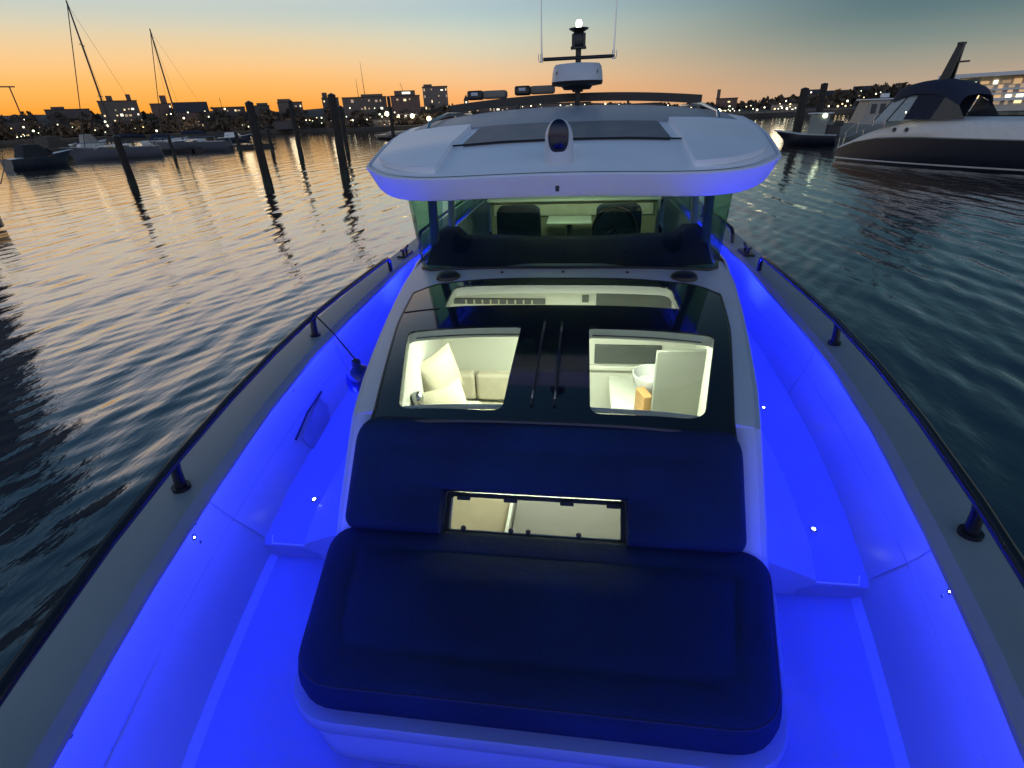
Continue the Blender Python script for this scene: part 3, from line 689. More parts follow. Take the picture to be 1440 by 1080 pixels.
def mr(src, a, b):
    m = N.new('ShaderNodeMapRange'); m.interpolation_type = 'SMOOTHSTEP'; m.inputs['From Min'].default_value = a; m.inputs['From Max'].default_value = b; L.new(src, m.inputs[0]); return m.outputs[0]
def mix(f, a, b):
    m = N.new('ShaderNodeMix'); m.data_type = 'RGBA'; L.new(f, m.inputs[0]); L.new(a, m.inputs[6]); L.new(b, m.inputs[7]); return m.outputs[2]
c1 = mix(mr(d, .24, .86), EAST.outputs[0], MID.outputs[0])       # about 84 to 52 degrees from the glow
c2 = mix(mr(d, .72, .995), c1, SUNSET.outputs[0])
BACK = ramp([(0, (176, 178, 186)), (.08, (206, 208, 220)), (.2, (214, 224, 244)), (.42, (160, 184, 226)), (.75, (66, 96, 140)), (1, (42, 68, 106))])
c2 = mix(mr(dirdot(172), -.45, .6), c2, BACK.outputs[0])     # the pale sky opposite the glow, behind the camera
sky = N.new('ShaderNodeTexSky'); sky.sky_type = 'NISHITA'; sky.sun_disc = False
sky.sun_elevation = R(-1.5); sky.sun_rotation = R(-50)
ml = N.new('ShaderNodeVectorMath'); ml.operation = 'SCALE'; ml.inputs['Scale'].default_value = .02; L.new(sky.outputs[0], ml.inputs[0])
ad = N.new('ShaderNodeVectorMath'); ad.operation = 'ADD'; L.new(c2, ad.inputs[0]); L.new(ml.outputs[0], ad.inputs[1])
L.new(ad.outputs[0], bg.inputs[0]); bg.inputs[1].default_value = 1
sun = bpy.data.lights.new('afterglow_sun', 'SUN'); sun.energy = .03; sun.angle = R(45); sun.color = (1, .62, .35)
so_ = bpy.data.objects.new('afterglow_sun', sun); col.objects.link(so_)
sd = Vector((math.sin(R(-50))*math.cos(R(3)), math.cos(R(-50))*math.cos(R(3)), math.sin(R(3))))
so_.rotation_euler = sd.to_track_quat('Z', 'Y').to_euler()

# ================================================================== WATER
import numpy as np
ang = np.concatenate([np.linspace(-72, 56, 1000), np.linspace(58, 286, 90)])*math.pi/180
rad = np.concatenate([[0.5], np.geomspace(1.6, 70, 700), np.geomspace(74, 6000, 60)])
A, RR = np.meshgrid(ang, rad)
X = np.sin(A)*RR; Y = np.cos(A)*RR; Z = np.zeros_like(X)
nr = np.random.RandomState(3)
sp_ = RR*(math.log(70/1.6)/700)
spa = RR*(128/1000*math.pi/180)
for i in range(34):
    lam = nr.uniform(.25, .74)*(1 if i < 23 else nr.uniform(1.3, 2.6)); th = R(-8) + nr.normal(0, .33)
    k = 2*math.pi/lam; amp = .0046*lam*nr.uniform(.6, 1.3)*(1 if i < 23 else .6)
    fade = np.clip((lam/np.maximum(sp_, spa)-2.5)/3, 0, 1)
    wob = .5*np.sin(.35*X+i)+.5*np.cos(.27*Y+2*i)
    Z += amp*fade*(.65+.35*np.sin(.21*X*math.cos(i)+.17*Y*math.sin(i)+i))*np.sin(k*(X*math.cos(th)+Y*math.sin(th))+nr.uniform(0, 6.3)+wob)
nA, nR = len(ang), len(rad)
idx = np.arange(nR*nA).reshape(nR, nA)
q = np.stack([idx[:-1, :], np.roll(idx, -1, 1)[:-1, :], np.roll(idx, -1, 1)[1:, :], idx[1:, :]], -1).reshape(-1, 4)
me = bpy.data.meshes.new('water')
me.vertices.add(nR*nA); me.vertices.foreach_set('co', np.stack([X, Y, Z], -1).ravel())
me.loops.add(q.size); me.loops.foreach_set('vertex_index', q.ravel().astype(np.int32))
me.polygons.add(len(q)); me.polygons.foreach_set('loop_start', np.arange(0, q.size, 4, dtype=np.int32)); me.polygons.foreach_set('use_smooth', np.ones(len(q), bool))
me.update(); me.validate()
m, N, L, b = newmat('harbour_water')
b.inputs['Base Color'].default_value = (.004, .020, .030, 1); b.inputs['Roughness'].default_value = .6; b.inputs['Specular IOR Level'].default_value = 0
tc = N.new('ShaderNodeTexCoord'); mp = N.new('ShaderNodeMapping'); L.new(tc.outputs['Object'], mp.inputs[0])
mp.inputs['Rotation'].default_value = (0, 0, R(-8)); mp.inputs['Scale'].default_value = (1, .34, 1)
n1 = N.new('ShaderNodeTexNoise'); n1.inputs['Scale'].default_value = 4.5; n1.inputs['Detail'].default_value = 4; n1.inputs['Roughness'].default_value = .55; L.new(mp.outputs[0], n1.inputs[0])
n2 = N.new('ShaderNodeTexNoise'); n2.inputs['Scale'].default_value = .45; n2.inputs['Detail'].default_value = 3; L.new(mp.outputs[0], n2.inputs[0])
b1 = N.new('ShaderNodeBump'); b1.inputs['Strength'].default_value = .20; b1.inputs['Distance'].default_value = .07; L.new(n1.outputs[0], b1.inputs['Height'])
b2 = N.new('ShaderNodeBump'); b2.inputs['Strength'].default_value = .16; b2.inputs['Distance'].default_value = .25; L.new(n2.outputs[0], b2.inputs['Height']); L.new(b1.outputs[0], b2.inputs['Normal'])
gl_ = N.new('ShaderNodeBsdfGlossy'); gl_.inputs['Roughness'].default_value = .05; L.new(b2.outputs[0], gl_.inputs['Normal'])
fr_ = N.new('ShaderNodeFresnel'); fr_.inputs[0].default_value = 1.33; L.new(b2.outputs[0], fr_.inputs['Normal'])
pw_ = N.new('ShaderNodeMath'); pw_.operation = 'POWER'; pw_.inputs[1].default_value = .40; L.new(fr_.outputs[0], pw_.inputs[0])
ma_ = N.new('ShaderNodeMath'); ma_.operation = 'MULTIPLY_ADD'; ma_.use_clamp = True; ma_.inputs[1].default_value = 1.62; ma_.inputs[2].default_value = -.27; L.new(pw_.outputs[0], ma_.inputs[0])
mx_ = N.new('ShaderNodeMixShader'); L.new(ma_.outputs[0], mx_.inputs[0]); L.new(b.outputs[0], mx_.inputs[1]); L.new(gl_.outputs[0], mx_.inputs[2]); L.new(mx_.outputs[0], N['Material Output'].inputs[0])
me.materials.append(m)
wo = bpy.data.objects.new('water', me); col.objects.link(wo); tag(wo, 'rippled dark harbour water mirroring the sunset sky', 'water', None, 'structure')

# ================================================================== FAR SHORE
SH = [(-400, 250), (0, 235), (340, 215), (520, 168), (700, 160), (1080, 148), (1200, 172), (1440, 195), (1700, 200)]
EARTH = mat('dark_earth', (.06, .052, .042), .9, var=.4, scale=.2)
HILL = [(-400, 150), (0, 163), (60, 161), (150, 160), (220, 160), (300, 156), (400, 157), (480, 150), (600, 150), (700, 146), (800, 144), (900, 146), (985, 150), (1060, 147), (1100, 143), (1140, 140), (1180, 134), (1240, 124), (1330, 118), (1440, 112), (1700, 105)]
rows = []
for px in range(-380, 1690, 22):
    D = interp(SH, px); r = []
    hz = max(2.2, zfar(px, interp(HILL, px), D+60))
    for dd, z in ((0, -1), (.0, .9), (1.2, 1.0), (14, 1.3), (34, 1.0+(hz-1)*.45), (60, hz), (110, hz*.9), (900, 4), (3000, 2)):
        g, a = far(px, D+dd); r.append((g.x, g.y, z))
    rows.append(r)
g = MB().grid(rows).build('shore_ground', EARTH, None, angle=30); tag(g, 'dark rising ground of the far shore', 'ground', None, 'structure')
STONE = [mat('dusky_facade_%d' % i, c, .85, var=.2, scale=.6) for i, c in enumerate([(.14, .11, .09), (.20, .16, .13), (.10, .085, .08), (.26, .22, .19), (.16, .10, .08)])]
STONE_N = ['brown', 'tan', 'dark', 'pale', 'brick']
ROOFD = mat('dark_roofing', (.05, .045, .045), .8, var=.2)
WINL = [emit('lit_window_warm', (1, .76, .40), 1.3), emit('lit_window_white', (1, .93, .70), 1.8), emit('lit_window_dim', (1, .66, .34), .45), emit('lit_window_faint', (1, .70, .45), .2)]
WIND = mat('dark_pane', (.03, .035, .045), .15)
def building(name, label, px0, px1, py, D, mi=0, floors=None, tops=(), lit=.3, cat='building', wide=None, extra=None, group=None, gable=False, base_z=1.0, yaw=0):
    px = (px0+px1)/2; g, a = far(px, D); a += yaw
    py0 = 160-(px-720)*.04
    g0, _ = far(px0, D); g1, _ = far(px1, D); w = (g1-g0).length
    z1 = zfar(px, py, D); h = max(1.5, z1-base_z); dep = max(4, w*.7)
    e = empty(name, (g.x, g.y, base_z), label, cat, group, a)
    def B(mb, nm, m, par=e, bevel=0):
        o = mb.build(nm, m, None, bevel=bevel); o.parent = par; return o
    w_ = MB().box((0, dep/2, h/2), (w, dep, h)); wo = B(w_, 'wall', STONE[mi])
    if gable: 
        r = MB(); r.add([(-w/2-.1, -.3, h), (w/2+.1, -.3, h), (w/2+.1, dep+.3, h), (-w/2-.1, dep+.3, h), (-w/2-.1, dep/2, h+gable), (w/2+.1, dep/2, h+gable)], [(0, 1, 5, 4), (2, 3, 4, 5), (0, 4, 3), (1, 2, 5), (3, 2, 1, 0)]); B(r, 'roof', ROOFD)
    else:
        B(MB().box((0, dep/2, h+.12), (w+.3, dep+.3, .24)), 'roof', ROOFD)
    for (fx, fw, fh) in tops:
        B(MB().box((fx*w, dep*.5, h+.24+fh/2), (fw*w, dep*.5, fh)), 'roof_house', STONE[mi])
    nf = floors or max(2, int(h/1.7)); nc = max(3, int(w/1.25)); fh_ = h/nf
    r2 = random.Random(int(px0*7+py))
    cnt = 0
    for f in range(nf):
        for c_ in range(nc):
            x = (c_+.5)/nc*w-w/2; z = (f+.5)*fh_
            if r2.random() < lit*1.25 and cnt < 60:
                cnt += 1
                ww = w/nc*r2.choice([.35, .45, .55, .8]); B(MB().box((x+r2.uniform(-.15, .15)*w/nc, -.02, z+r2.uniform(-.1, .1)*fh_), (ww*.8, .06, fh_*r2.choice([.2, .3, .42]))), 'window', r2.choice(WINL))
    if extra: extra(B, w, dep, h)
    return e
def spike(hh, dx=0):
    def f(B, w, dep, h): 
        mb = MB(); mb.tube([(dx*w, dep*.5, h), (dx*w, dep*.5, h+hh)], .09, 6); mb.box((dx*w, dep*.5, h+hh*.7), (.7, .08, .08)); B(mb, 'roof_aerial', BLK)
    return f
def stepped(B, w, dep, h):
    B(MB().box((0, dep*.5, h+.9), (w*.72, dep*.7, 1.5)), 'upper_storey', STONE[0]); B(MB().box((.05*w, dep*.15-.03, h+.95), (w*.28, .06, .6)), 'window', WINL[1])
    mb = MB(); mb.tube([(-.05*w, dep*.5, h+1.6), (-.12*w, dep*.5, h+4.0)], .08, 6); B(mb, 'roof_aerial', BLK)
def rim(B, w, dep, h):
    B(MB().box((0, -.12, h-.25), (w+.2, .12, .22)), 'lit_cornice', WINL[2])
BL = [
 ('apartment_block', 'long low dark block on the ridge left of the taller mast', 75, 137, 154, 262, 2, dict(lit=.05, tops=[(-.2, .3, .8)])),
 ('apartment_block', 'broad brown block with two roof boxes and scattered lit windows between the two masts', 151, 205, 142, 258, 0, dict(lit=.28, tops=[(-.18, .16, 1.6), (.32, .12, 2.0)])),
 ('brick_house', 'squat dark block with a chimney behind the shorter mast', 221, 250, 146, 256, 4, dict(lit=.10, tops=[(.2, .3, 2.6)])),
 ('brick_house', 'wide pitched roof house right of the shorter mast', 252, 300, 158, 250, 4, dict(lit=.08, gable=3.6)),
 ('shed', 'low lit harbour building with a flat roof between masts and piles', 305, 350, 151, 245, 2, dict(lit=.22, extra=spike(3.5, -.2))),
 ('apartment_block', 'small dark block with a stepped roof right of the thin mast', 353, 384, 149, 240, 2, dict(lit=.06, tops=[(.2, .5, .8)])),
 ('apartment_block', 'brown block with a higher left half behind the second tall pile', 396, 430, 144, 232, 0, dict(lit=.10, tops=[(-.22, .52, 1.0)])),
 ('apartment_block', 'narrow dark tower block behind the third tall pile', 458, 481, 138, 222, 2, dict(lit=.05, tops=[(-.3, .3, 1.6)])),
 ('office_block', 'wide office block with a lit top edge and tall thin aerial behind the marina lights', 486, 547, 137, 205, 0, dict(lit=.20, tops=[(.18, .5, .8)])),
 ('office_block', 'brown block with a stepped top storey and slanted aerial', 553, 593, 135, 200, 4, dict(lit=.06, extra=stepped)),
 ('tower_block', 'tallest block on the skyline, square with many lit windows', 598, 632, 122, 215, 1, dict(lit=.28, tops=[(-.28, .34, .7)])),
 ('boathouse', 'low pale floodlit building at the water edge', 523, 550, 168, 171, 3, dict(lit=.5)),
 ('shop_row', 'low row of lit shops left of the radar mast beyond the roof bar', 640, 722, 150, 185, 2, dict(lit=.45)),
 ('shop_row', 'low row of lit shops right behind the radar mast', 728, 830, 146, 182, 0, dict(lit=.45)),
 ('shop_row', 'low row of lit shops right of the radar mast beyond the roof bar', 836, 930, 147, 180, 2, dict(lit=.40)),
 ('shed', 'low shed with lit doors beside the right end of the roof bar', 936, 990, 150, 178, 0, dict(lit=.25)),
 ('church', 'purple brown hall with a small tower at the right end of the roof bar', 1006, 1036, 139, 176, 4, dict(lit=.10, tops=[(-.42, .16, 2.2)])),
 ('warehouse', 'long low warehouse with a row of bright lamps on its front, right shore', 1085, 1130, 150, 166, 3, dict(lit=.5)),
 ('house', 'small dark house on the slope behind the right hand piles', 1128, 1152, 132, 205, 2, dict(lit=.2, gable=1.2)),
 ('house', 'pale house high on the slope left of the cruiser windscreen', 1196, 1226, 128, 215, 3, dict(lit=.25, gable=1.4)),
 ('house', 'brown house on the slope behind the small pilot boat', 1160, 1190, 134, 208, 0, dict(lit=.15, gable=1.4)),
 ('shop_row', 'row of dim waterfront stores on the shore at the far left', 10, 72, 172, 246, 2, dict(lit=.3)),
 ('shop_row', 'row of dim waterfront stores under the brown block with two roof boxes', 150, 215, 171, 242, 0, dict(lit=.3)),
 ('shop_row', 'row of waterfront stores with sparse lights left of the tall piles', 260, 340, 172, 226, 4, dict(lit=.2)),
 ('shop_row', 'row of waterfront stores between the tall piles', 385, 455, 170, 196, 2, dict(lit=.28)),
 ('pavilion', 'glass front pavilion with bright rooms left of the tallest block', 558, 588, 160, 172, 3, dict(lit=.6)),
]
for nm, lab, a, b_, y, D, mi, kw in BL: building(nm, lab, a, b_, y, D, mi, **kw)
# church spire
g, a = far(657, 210); z1 = zfar(657, 133, 210)
e = empty('church_spire', (g.x, g.y, 3), 'slim church spire just left of the first floodlight on the roof bar', 'spire', None, a)
o = MB().box((0, 0, (z1-3)*.36), (1.6, 1.6, (z1-3)*.72)).build('tower', STONE[0]); o.parent = e
o = MB().lathe([(1.0, (z1-3)*.72), (.55, (z1-3)*.86), (.02, z1-3)], (0, 0, 0), 8).build('spire_roof', ROOFD); o.parent = e
o = MB().box((0, -.82, (z1-3)*.6), (.5, .06, .9)).build('window', WINL[1]); o.parent = e
# radio masts on the skyline
for px, py, lab in ((518, 87, 'taller thin lattice mast on the skyline above the wide office block'), (509, 110, 'shorter thin lattice mast left of the taller one above the office block')):
    g, a = far(px, 235); z1 = zfar(px, py, 235)
    e = empty('radio_mast', (g.x, g.y, 2), lab, 'mast', None, a)
    m1 = MB(); m1.tube([(0, 0, 0), (0, 0, z1-2)], [.22, .05], 6); o = m1.build('mast_pole', BLK); o.parent = e
    m2 = MB(); 
    for k in range(6): m2.box((0, 0, (z1-2)*(.3+.1*k)), (.6-.06*k, .06, .06))
    o = m2.build('mast_brace', BLK); o.parent = e
# far treeline as one mass
FOL = mat('dusk_foliage', (.085, .062, .042), .9, var=.45, scale=.4)
tr = MB(); r3 = random.Random(5)
TL = [(-60, 160), (20, 160), (100, 157), (150, 158), (205, 156), (250, 150), (300, 153), (350, 155), (440, 153), (490, 150), (600, 150), (700, 148), (985, 147), (1010, 146), (1060, 141), (1100, 138), (1130, 135), (1180, 128), (1240, 118), (1300, 114), (1365, 112), (1440, 108), (1600, 100)]
for i in range(430):
    px = r3.uniform(-60, 1600) if i < 330 else r3.uniform(0, 640); D = interp(SH, px)+(r3.uniform(16, 62) if i < 330 else r3.uniform(5, 9))
    g, a = far(px, D); top = zfar(px, interp(TL, px)+(r3.uniform(-2, 12) if i < 330 else r3.uniform(10, 26)), D); bz = .8
    if top < bz+1.5: top = bz+1.5+r3.random()
    wd = r3.uniform(2.2, 5.5)
    for k in range(90):
        u = r3.random(); z = bz + (top-bz)*(.12+.88*u); rr = wd*math.sin(math.pi*min(1, .25+.72*u))*math.sqrt(r3.random())
        q = r3.uniform(0, 6.28); c = Vector((g.x+rr*math.cos(q), g.y+rr*math.sin(q), z)); s_ = r3.uniform(.35, .9)
        v1 = Vector((r3.gauss(0, 1), r3.gauss(0, 1), r3.gauss(0, 1))).normalized()*s_; v2 = Vector((r3.gauss(0, 1), r3.gauss(0, 1), r3.gauss(0, 1))).normalized()*s_
        tr.add([c-v1, c+v2, c+v1, c-v2], [(0, 1, 2, 3)])
me = bpy.data.meshes.new('treeline'); me.from_pydata(tr.v, [], tr.f); me.materials.append(FOL)
o = bpy.data.objects.new('treeline', me); col.objects.link(o); tag(o, 'dark mass of trees along the far shore', 'trees', None, 'stuff')
# shore lamps
GLOBE = [emit('lamp_glow_white', (1, .90, .62), 4.5), emit('lamp_glow_warm', (1, .72, .34), 3.5), emit('lamp_glow_green', (.86, 1, .66), 4)]
def lamp(px, py, D, r_, mi, label='lamp post with a glowing globe along the far shore', group='lamps along the far shore'):
    g, a = far(px, D); z = max(1.6, zfar(px, py, D))
    e = empty('shore_lamp', (g.x, g.y, 0.9), label, 'street lamp', group)
    mb = MB().tube([(0, 0, 0), (0, 0, z-.9)], .06, 5); o = mb.build('lamp_post', BLK); o.parent = e
    o = MB().ball((0, 0, z-.9), r_, n=10, m=6).build('lamp_globe', GLOBE[mi]); o.parent = e
big = [(545, 160, 171, .62), (580, 163, 168, .60), (603, 167, 166, .66), (1012, 157, 152, .55)]
labs = ['brightest shore lamp left of the dark far pile, above the floodlit building', 'very bright shore lamp under the block with the stepped top', 'very bright shore lamp at the foot of the tallest block', 'bright shore lamp at the right end of the cabin roof']
for (px, py, D, r_), lb in zip(big, labs): lamp(px, py, D, r_, 0, lb, None)
spots = [(22, 193), (28, 192), (33, 191), (48, 184), (54, 187), (42, 168), (56, 172), (85, 175), (89, 186), (120, 185), (134, 183), (143, 177), (147, 186), (152, 171), (168, 176), (190, 181), (196, 183), (202, 178), (209, 179), (219, 184), (228, 184), (240, 161), (246, 160), (262, 166), (270, 158), (294, 156), (297, 164), (310, 181), (322, 153), (341, 176), (349, 178), (362, 178), (379, 179), (394, 175), (401, 174), (407, 181), (403, 185), (431, 169), (436, 169), (440, 170), (448, 168), (455, 166), (442, 174), (452, 173), (466, 170), (488, 164), (496, 169), (516, 168), (513, 177), (520, 178), (499, 182), (529, 152), (535, 161), (542, 162), (549, 152), (556, 158), (561, 162), (566, 168), (570, 172), (575, 175), (590, 168), (615, 160), (621, 166), (640, 165), (660, 163), (690, 152), (704, 149), (735, 150), (747, 149), (760, 147), (788, 148), (803, 147), (822, 147), (851, 146), (870, 148), (905, 149), (939, 148), (961, 150), (972, 152), (1028, 157), (1034, 157), (1041, 156), (1050, 150), (1091, 153), (1096, 153), (1101, 152), (1108, 153), (1112, 150), (1123, 152), (1066, 165), (1105, 142), (1097, 146), (1138, 130), (1156, 133), (1208, 128), (1214, 137), (1192, 142), (1230, 132), (1236, 130), (1180, 150), (1060, 153), (1076, 151)]
for i, (px, py) in enumerate(spots):
    lamp(px, py, interp(SH, px)+rnd.uniform(2, 12), rnd.choice([.12, .15, .2, .28])*(.8 if px > 640 else 1), rnd.choice([0, 0, 1, 2]))
for i in range(70):
    px = rnd.choice([rnd.uniform(10, 640), rnd.uniform(480, 640), rnd.uniform(640, 1000), rnd.uniform(1000, 1240)])
    D = interp(SH, px)+rnd.uniform(1, 14); base = 188-(px-340)*.03
    lamp(px, base-rnd.uniform(2, 20), D, rnd.choice([.08, .1, .13, .18]), rnd.choice([0, 1, 1, 2]))
for i, px in enumerate([30, 110, 190, 260, 340, 410, 470, 545, 580, 603, 680, 760, 850, 940, 1012, 1100, 1190]):
    l = bpy.data.lights.new('shore_lamp_light', 'POINT'); l.energy = 420; l.color = (1, .78, .5); l.shadow_soft_size = 1.5
    g, a = far(px, interp(SH, px)-3+5*(i % 2)); o = bpy.data.objects.new('shore_lamp_light', l); col.objects.link(o); o.location = (g.x, g.y, 6)
# waterfront hall at far right
def hall():
    D = 118; g, a = far(1420, D)
    e = empty('waterfront_hall', (g.x, g.y, .6), 'long terraced hall with a white sloping roof edge and warm lit floors behind the cruiser', 'building', None, a-.25)
    z = lambda py: zfar(1420, py, D)-.6
    def B(mb, n, m, par=e): o = mb.build(n, m); o.parent = par; return o
    W = 30
    PALE = mat('pale_terrace_wall', (.66, .62, .54), .7, var=.12, scale=.5)
    B(MB().box((W/2-9, 6, z(118)/2), (W, 11, z(118))), 'wall', PALE)
    B(MB().box((W/2-7, 7, (z(118)+z(106))/2), (W-4, 9, z(106)-z(118))), 'upper_wall', PALE)
    B(MB().add([(-12, -1.5, z(117)), (-6.5, -1.5, z(104)), (-6.5, 12, z(104)), (-12, 12, z(117)), (-12, -1.5, z(117)-.3), (-6.5, -1.5, z(104)-.35), (-6.5, 12, z(104)-.35), (-12, 12, z(117)-.3)], [(0, 1, 2, 3), (7, 6, 5, 4), (0, 4, 5, 1), (1, 5, 6, 2), (2, 6, 7, 3), (3, 7, 4, 0)]), 'roof_slope', GEL)
    B(MB().box((W/2-8, 5.2, z(103)), (W+3, 13.5, .5)), 'roof', GEL)
    for py, h_ in ((125, .25), (131, .25), (139, .4)): B(MB().box((W/2-9, .3, z(py)), (W+.5, 1.2, h_)), 'balcony_edge', GEL)
    for row, py in enumerate((114, 121, 128, 135, 143)):
        for k in range(15):
            if rnd.random() < (.95 if k < 7 else .5):
                B(MB().box((-8.3+k*1.35, .46 if py > 118 else 2.4, z(py)), (rnd.uniform(.4, 1.1), .1, rnd.uniform(.35, .8))), 'window', rnd.choice(WINL))
hall()

# ================================================================== PILES AND DOCK
WEED = mat('wet_weed', (.012, .018, .010), .5, var=.5, scale=6, bump=.5, bscale=20)
def pile(px0, pyb, pyt, rad_, label, D=None):
    g = at_z(px0, pyb, 0); D = math.hypot(g.x-CAM.x, g.y)
    z1 = zfar(px0, pyt, D)
    e = empty('mooring_pile', (g.x, g.y, 0), label, 'mooring pile', 'mooring piles standing in the harbour')
    z1 = max(z1, 1.2); r4 = random.Random(int(px0))
    pts = [(r4.uniform(-.02, .02), r4.uniform(-.02, .02), -1+(z1+1)*k/8) for k in range(9)]
    o = MB().tube(pts, [rad_*(1.12-.02*k) for k in range(9)], 12).build('pile_shaft', TIMB); o.parent = e
    o = MB().tube([(0, 0, -.3), (0, 0, .35+r4.random()*.2)], rad_*1.16, 12).build('weed_band', WEED); o.parent = e
    o = MB().lathe([(.001, z1), (rad_*1.02, z1), (rad_*.9, z1+.05), (.001, z1+.14)], pts[-1][:2]+(0,), 12).build('pile_cap', BLK); o.parent = e
pile(188, 262, 192, .19, 'leftmost near pile standing in front of the dark sailing boats')
pile(378, 263, 145, .20, 'thick pile in open water, second of the tall near ones from the left')
pile(424, 222, 142, .20, 'slimmer pile between the two thick near ones')
pile(486, 251, 134, .22, 'thickest and tallest near pile left of the cabin roof')
pile(489, 214, 150, .20, 'thin pile just behind the tallest near pile')
pile(554, 198, 136, .24, 'lone dark pile close to the left edge of the cabin roof')
pile(246, 222, 188, .16, 'short pile at the end of the low dock')
pile(338, 213, 186, .20, 'short thin pile at the middle of the low dock')
pile(384, 216, 182, .17, 'thin pile at the right end of the low dock')
pile(1118, 197, 126, .34, 'thick pile beside the grey workboat, left of the two')
pile(1146, 183, 119, .38, 'taller pile behind the grey workboat, right of the two')
DOCKM = mat('dock_timber', (.05, .042, .035), .85, var=.4, scale=1)
a_, b2_ = at_z(214, 216, 0), at_z(388, 207, 0)
dv = (b2_-a_); ln = dv.length; rz = math.atan2(dv.y, dv.x)
dk = empty('floating_dock', (*((a_+b2_)/2).xy, 0), 'low dark floating dock in front of the moored sailing boats', 'dock', None, rz)
o = MB().box((0, 0, .42), (ln, 2.2, .16)).build('dock_deck', DOCKM); o.parent = dk
for k in range(6): 
    o = MB().box((-ln/2+ln*(k+.5)/6, 0, .12), (ln/7, 1.9, .44)).build('dock_float', BLK); o.parent = dk

# ================================================================== OTHER BOATS
HW = mat('grey_white_hull', (.82, .77, .70), .35, var=.05); HD2 = mat('navy_hull', (.014, .014, .024), .3, var=.1); CANV = mat('navy_canvas', (.015, .02, .045), .8, var=.2, bump=.3, bscale=30)
WSCR = mat('pale_windscreen', (.35, .40, .42), .1, coat=.5)
def hullmesh(Ln, bm_, zb, zs, n=16, stern=.85, bow_over=.6, chine=.12):
    rows = []
    for i in range(n+1):
        t = i/n; x = Ln*t                       # 0 = bow
        w = bm_*(math.sin(min(1, t*1.6)*math.pi/2)**.8)*(1 if t < .6 else 1-(1-stern)*(t-.6)/.4)
        w = max(w, .02); zz = interp(zs, t)
        xo = bow_over*(1-min(1, t*4))
        rows.append([(x-xo, w, zz), (x-xo*.8, w*1.0, zz-.08), (x, w*.9, zb+ (zz-zb)*.35), (x+.1, w*.78, zb-.05), (x+.2, .0, zb-.5), (x+.1, -w*.78, zb-.05), (x, -w*.9, zb+(zz-zb)*.35), (x-xo*.8, -w, zz-.08), (x-xo, -w, zz)])
    return rows
def place(e, pos, rz): e.location = (pos[0], pos[1], 0); e.rotation_euler = (0, 0, rz)
def hullobj(e, rows, name, m):
    mb = MB().grid(rows); k = len(rows[0]); mb.f.append(tuple(range(len(mb.v)-k, len(mb.v)))); o = mb.build(name, m, angle=60); o.parent = e; return o
def deckobj(e, rows, name, m, dz=-.03):
    mb = MB().grid([[(r[0][0], r[0][1]*k, r[0][2]+dz+.10*(1-abs(k))) for k in (1, .6, 0, -.6, -1)] for r in rows]); o = mb.build(name, m, angle=60); o.parent = e; return o
# --- the big express cruiser at right
bow = at_z(1171, 224, 0); aft = at_z(1440, 239, 0); dv = aft-bow
cr = empty('express_cruiser', (0, 0, 0), 'white express cruiser with dark hull side, navy canopy and raked radar arch moving at right', 'cruiser'); place(cr, (bow.x, bow.y), math.atan2(dv.y, dv.x))
Lc, bw_ = 12.5, 1.75
def crow(t):
    x = Lc*t; w = max(.02, bw_*(math.sin(min(1, t*1.5)*math.pi/2)**.75))
    return x, w
CT = [0, .015, .04, .07, .11, .16, .22, .3, .4, .5, .62, .75, .88, 1]
kn = [(0, .42), (.04, .62), (.11, .92), (.22, 1.16), (.35, 1.27), (.6, 1.25), (1, 1.2)]    # knuckle between dark side and white topside
tp = [(0, .56), (.04, .80), (.11, 1.22), (.18, 1.56), (.3, 1.92), (.4, 2.02), (.6, 2.0), (.8, 1.95), (1, 1.9)]
def side(rows_f, name, m, cap=False):
    mb = MB()
    for s in (-1, 1): mb.grid([[(p[0], s*p[1], p[2]) for p in rows_f(t)] for t in CT])
    o = mb.build(name, m, angle=50); o.parent = cr; return o
def c_off(t): return bw_ 
def low(t):
    x, w = crow(t); k = interp(kn, t); xs = .25*max(0, 1-t*8); return [(x+xs, w*.72, -.35), (x+xs*.6, w*.86, .10), (x+xs*.3, w*.94, .4*k+.1), (x, w, k)]
def top(t):
    x, w = crow(t); k = interp(kn, t); z = interp(tp, t); return [(x, w, k), (x-.02, w*1.015, k+.03), (x+.02, w*.98, k+(z-k)*.5), (x+.1, w*.86, z-.08), (x+.14, w*.74, z), (x+.14, 0, z+.10)]
side(low, 'hull', HD2); side(top, 'topside', HW)
side(lambda t: [(crow(t)[0]+.25*max(0, 1-t*8)*.55-.01, crow(t)[1]*.868+.01, .10), (crow(t)[0]+.25*max(0, 1-t*8)*.5-.01, crow(t)[1]*.885+.014, .17)], 'boot_stripe', GEL)
side(lambda t: [(crow(t)[0]-.02, crow(t)[1]+.02, interp(kn, t)), (crow(t)[0]-.03, crow(t)[1]+.035, interp(kn, t)+.03), (crow(t)[0]-.02, crow(t)[1]+.02, interp(kn, t)+.06)], 'rub_rail', GREYP)
def cb(mb, n, m, par=None, bevel=0): o = mb.build(n, m, bevel=bevel); o.parent = par or cr; return o
x, w = crow(1); cb(MB().add([(Lc, -w, -.3), (Lc, w, -.3), (Lc, w*.8, 1.9), (Lc, -w*.8, 1.9)], [(0, 1, 2, 3)]), 'transom', HW)
wn = MB()
wb_ = [(4.6, -1.45, 2.05), (3.2, -1.36, 1.98), (2.35, -1.05, 1.93), (2.0, -.4, 1.97), (2.0, .4, 1.97), (2.35, 1.05, 1.93), (3.2, 1.36, 1.98), (4.6, 1.45, 2.05)]
wt2 = [(4.9, -1.25, 3.0), (3.9, -1.2, 3.15), (3.25, -.95, 3.18), (3.0, -.4, 3.2), (3.0, .4, 3.2), (3.25, .95, 3.18), (3.9, 1.2, 3.15), (4.9, 1.25, 3.0)]
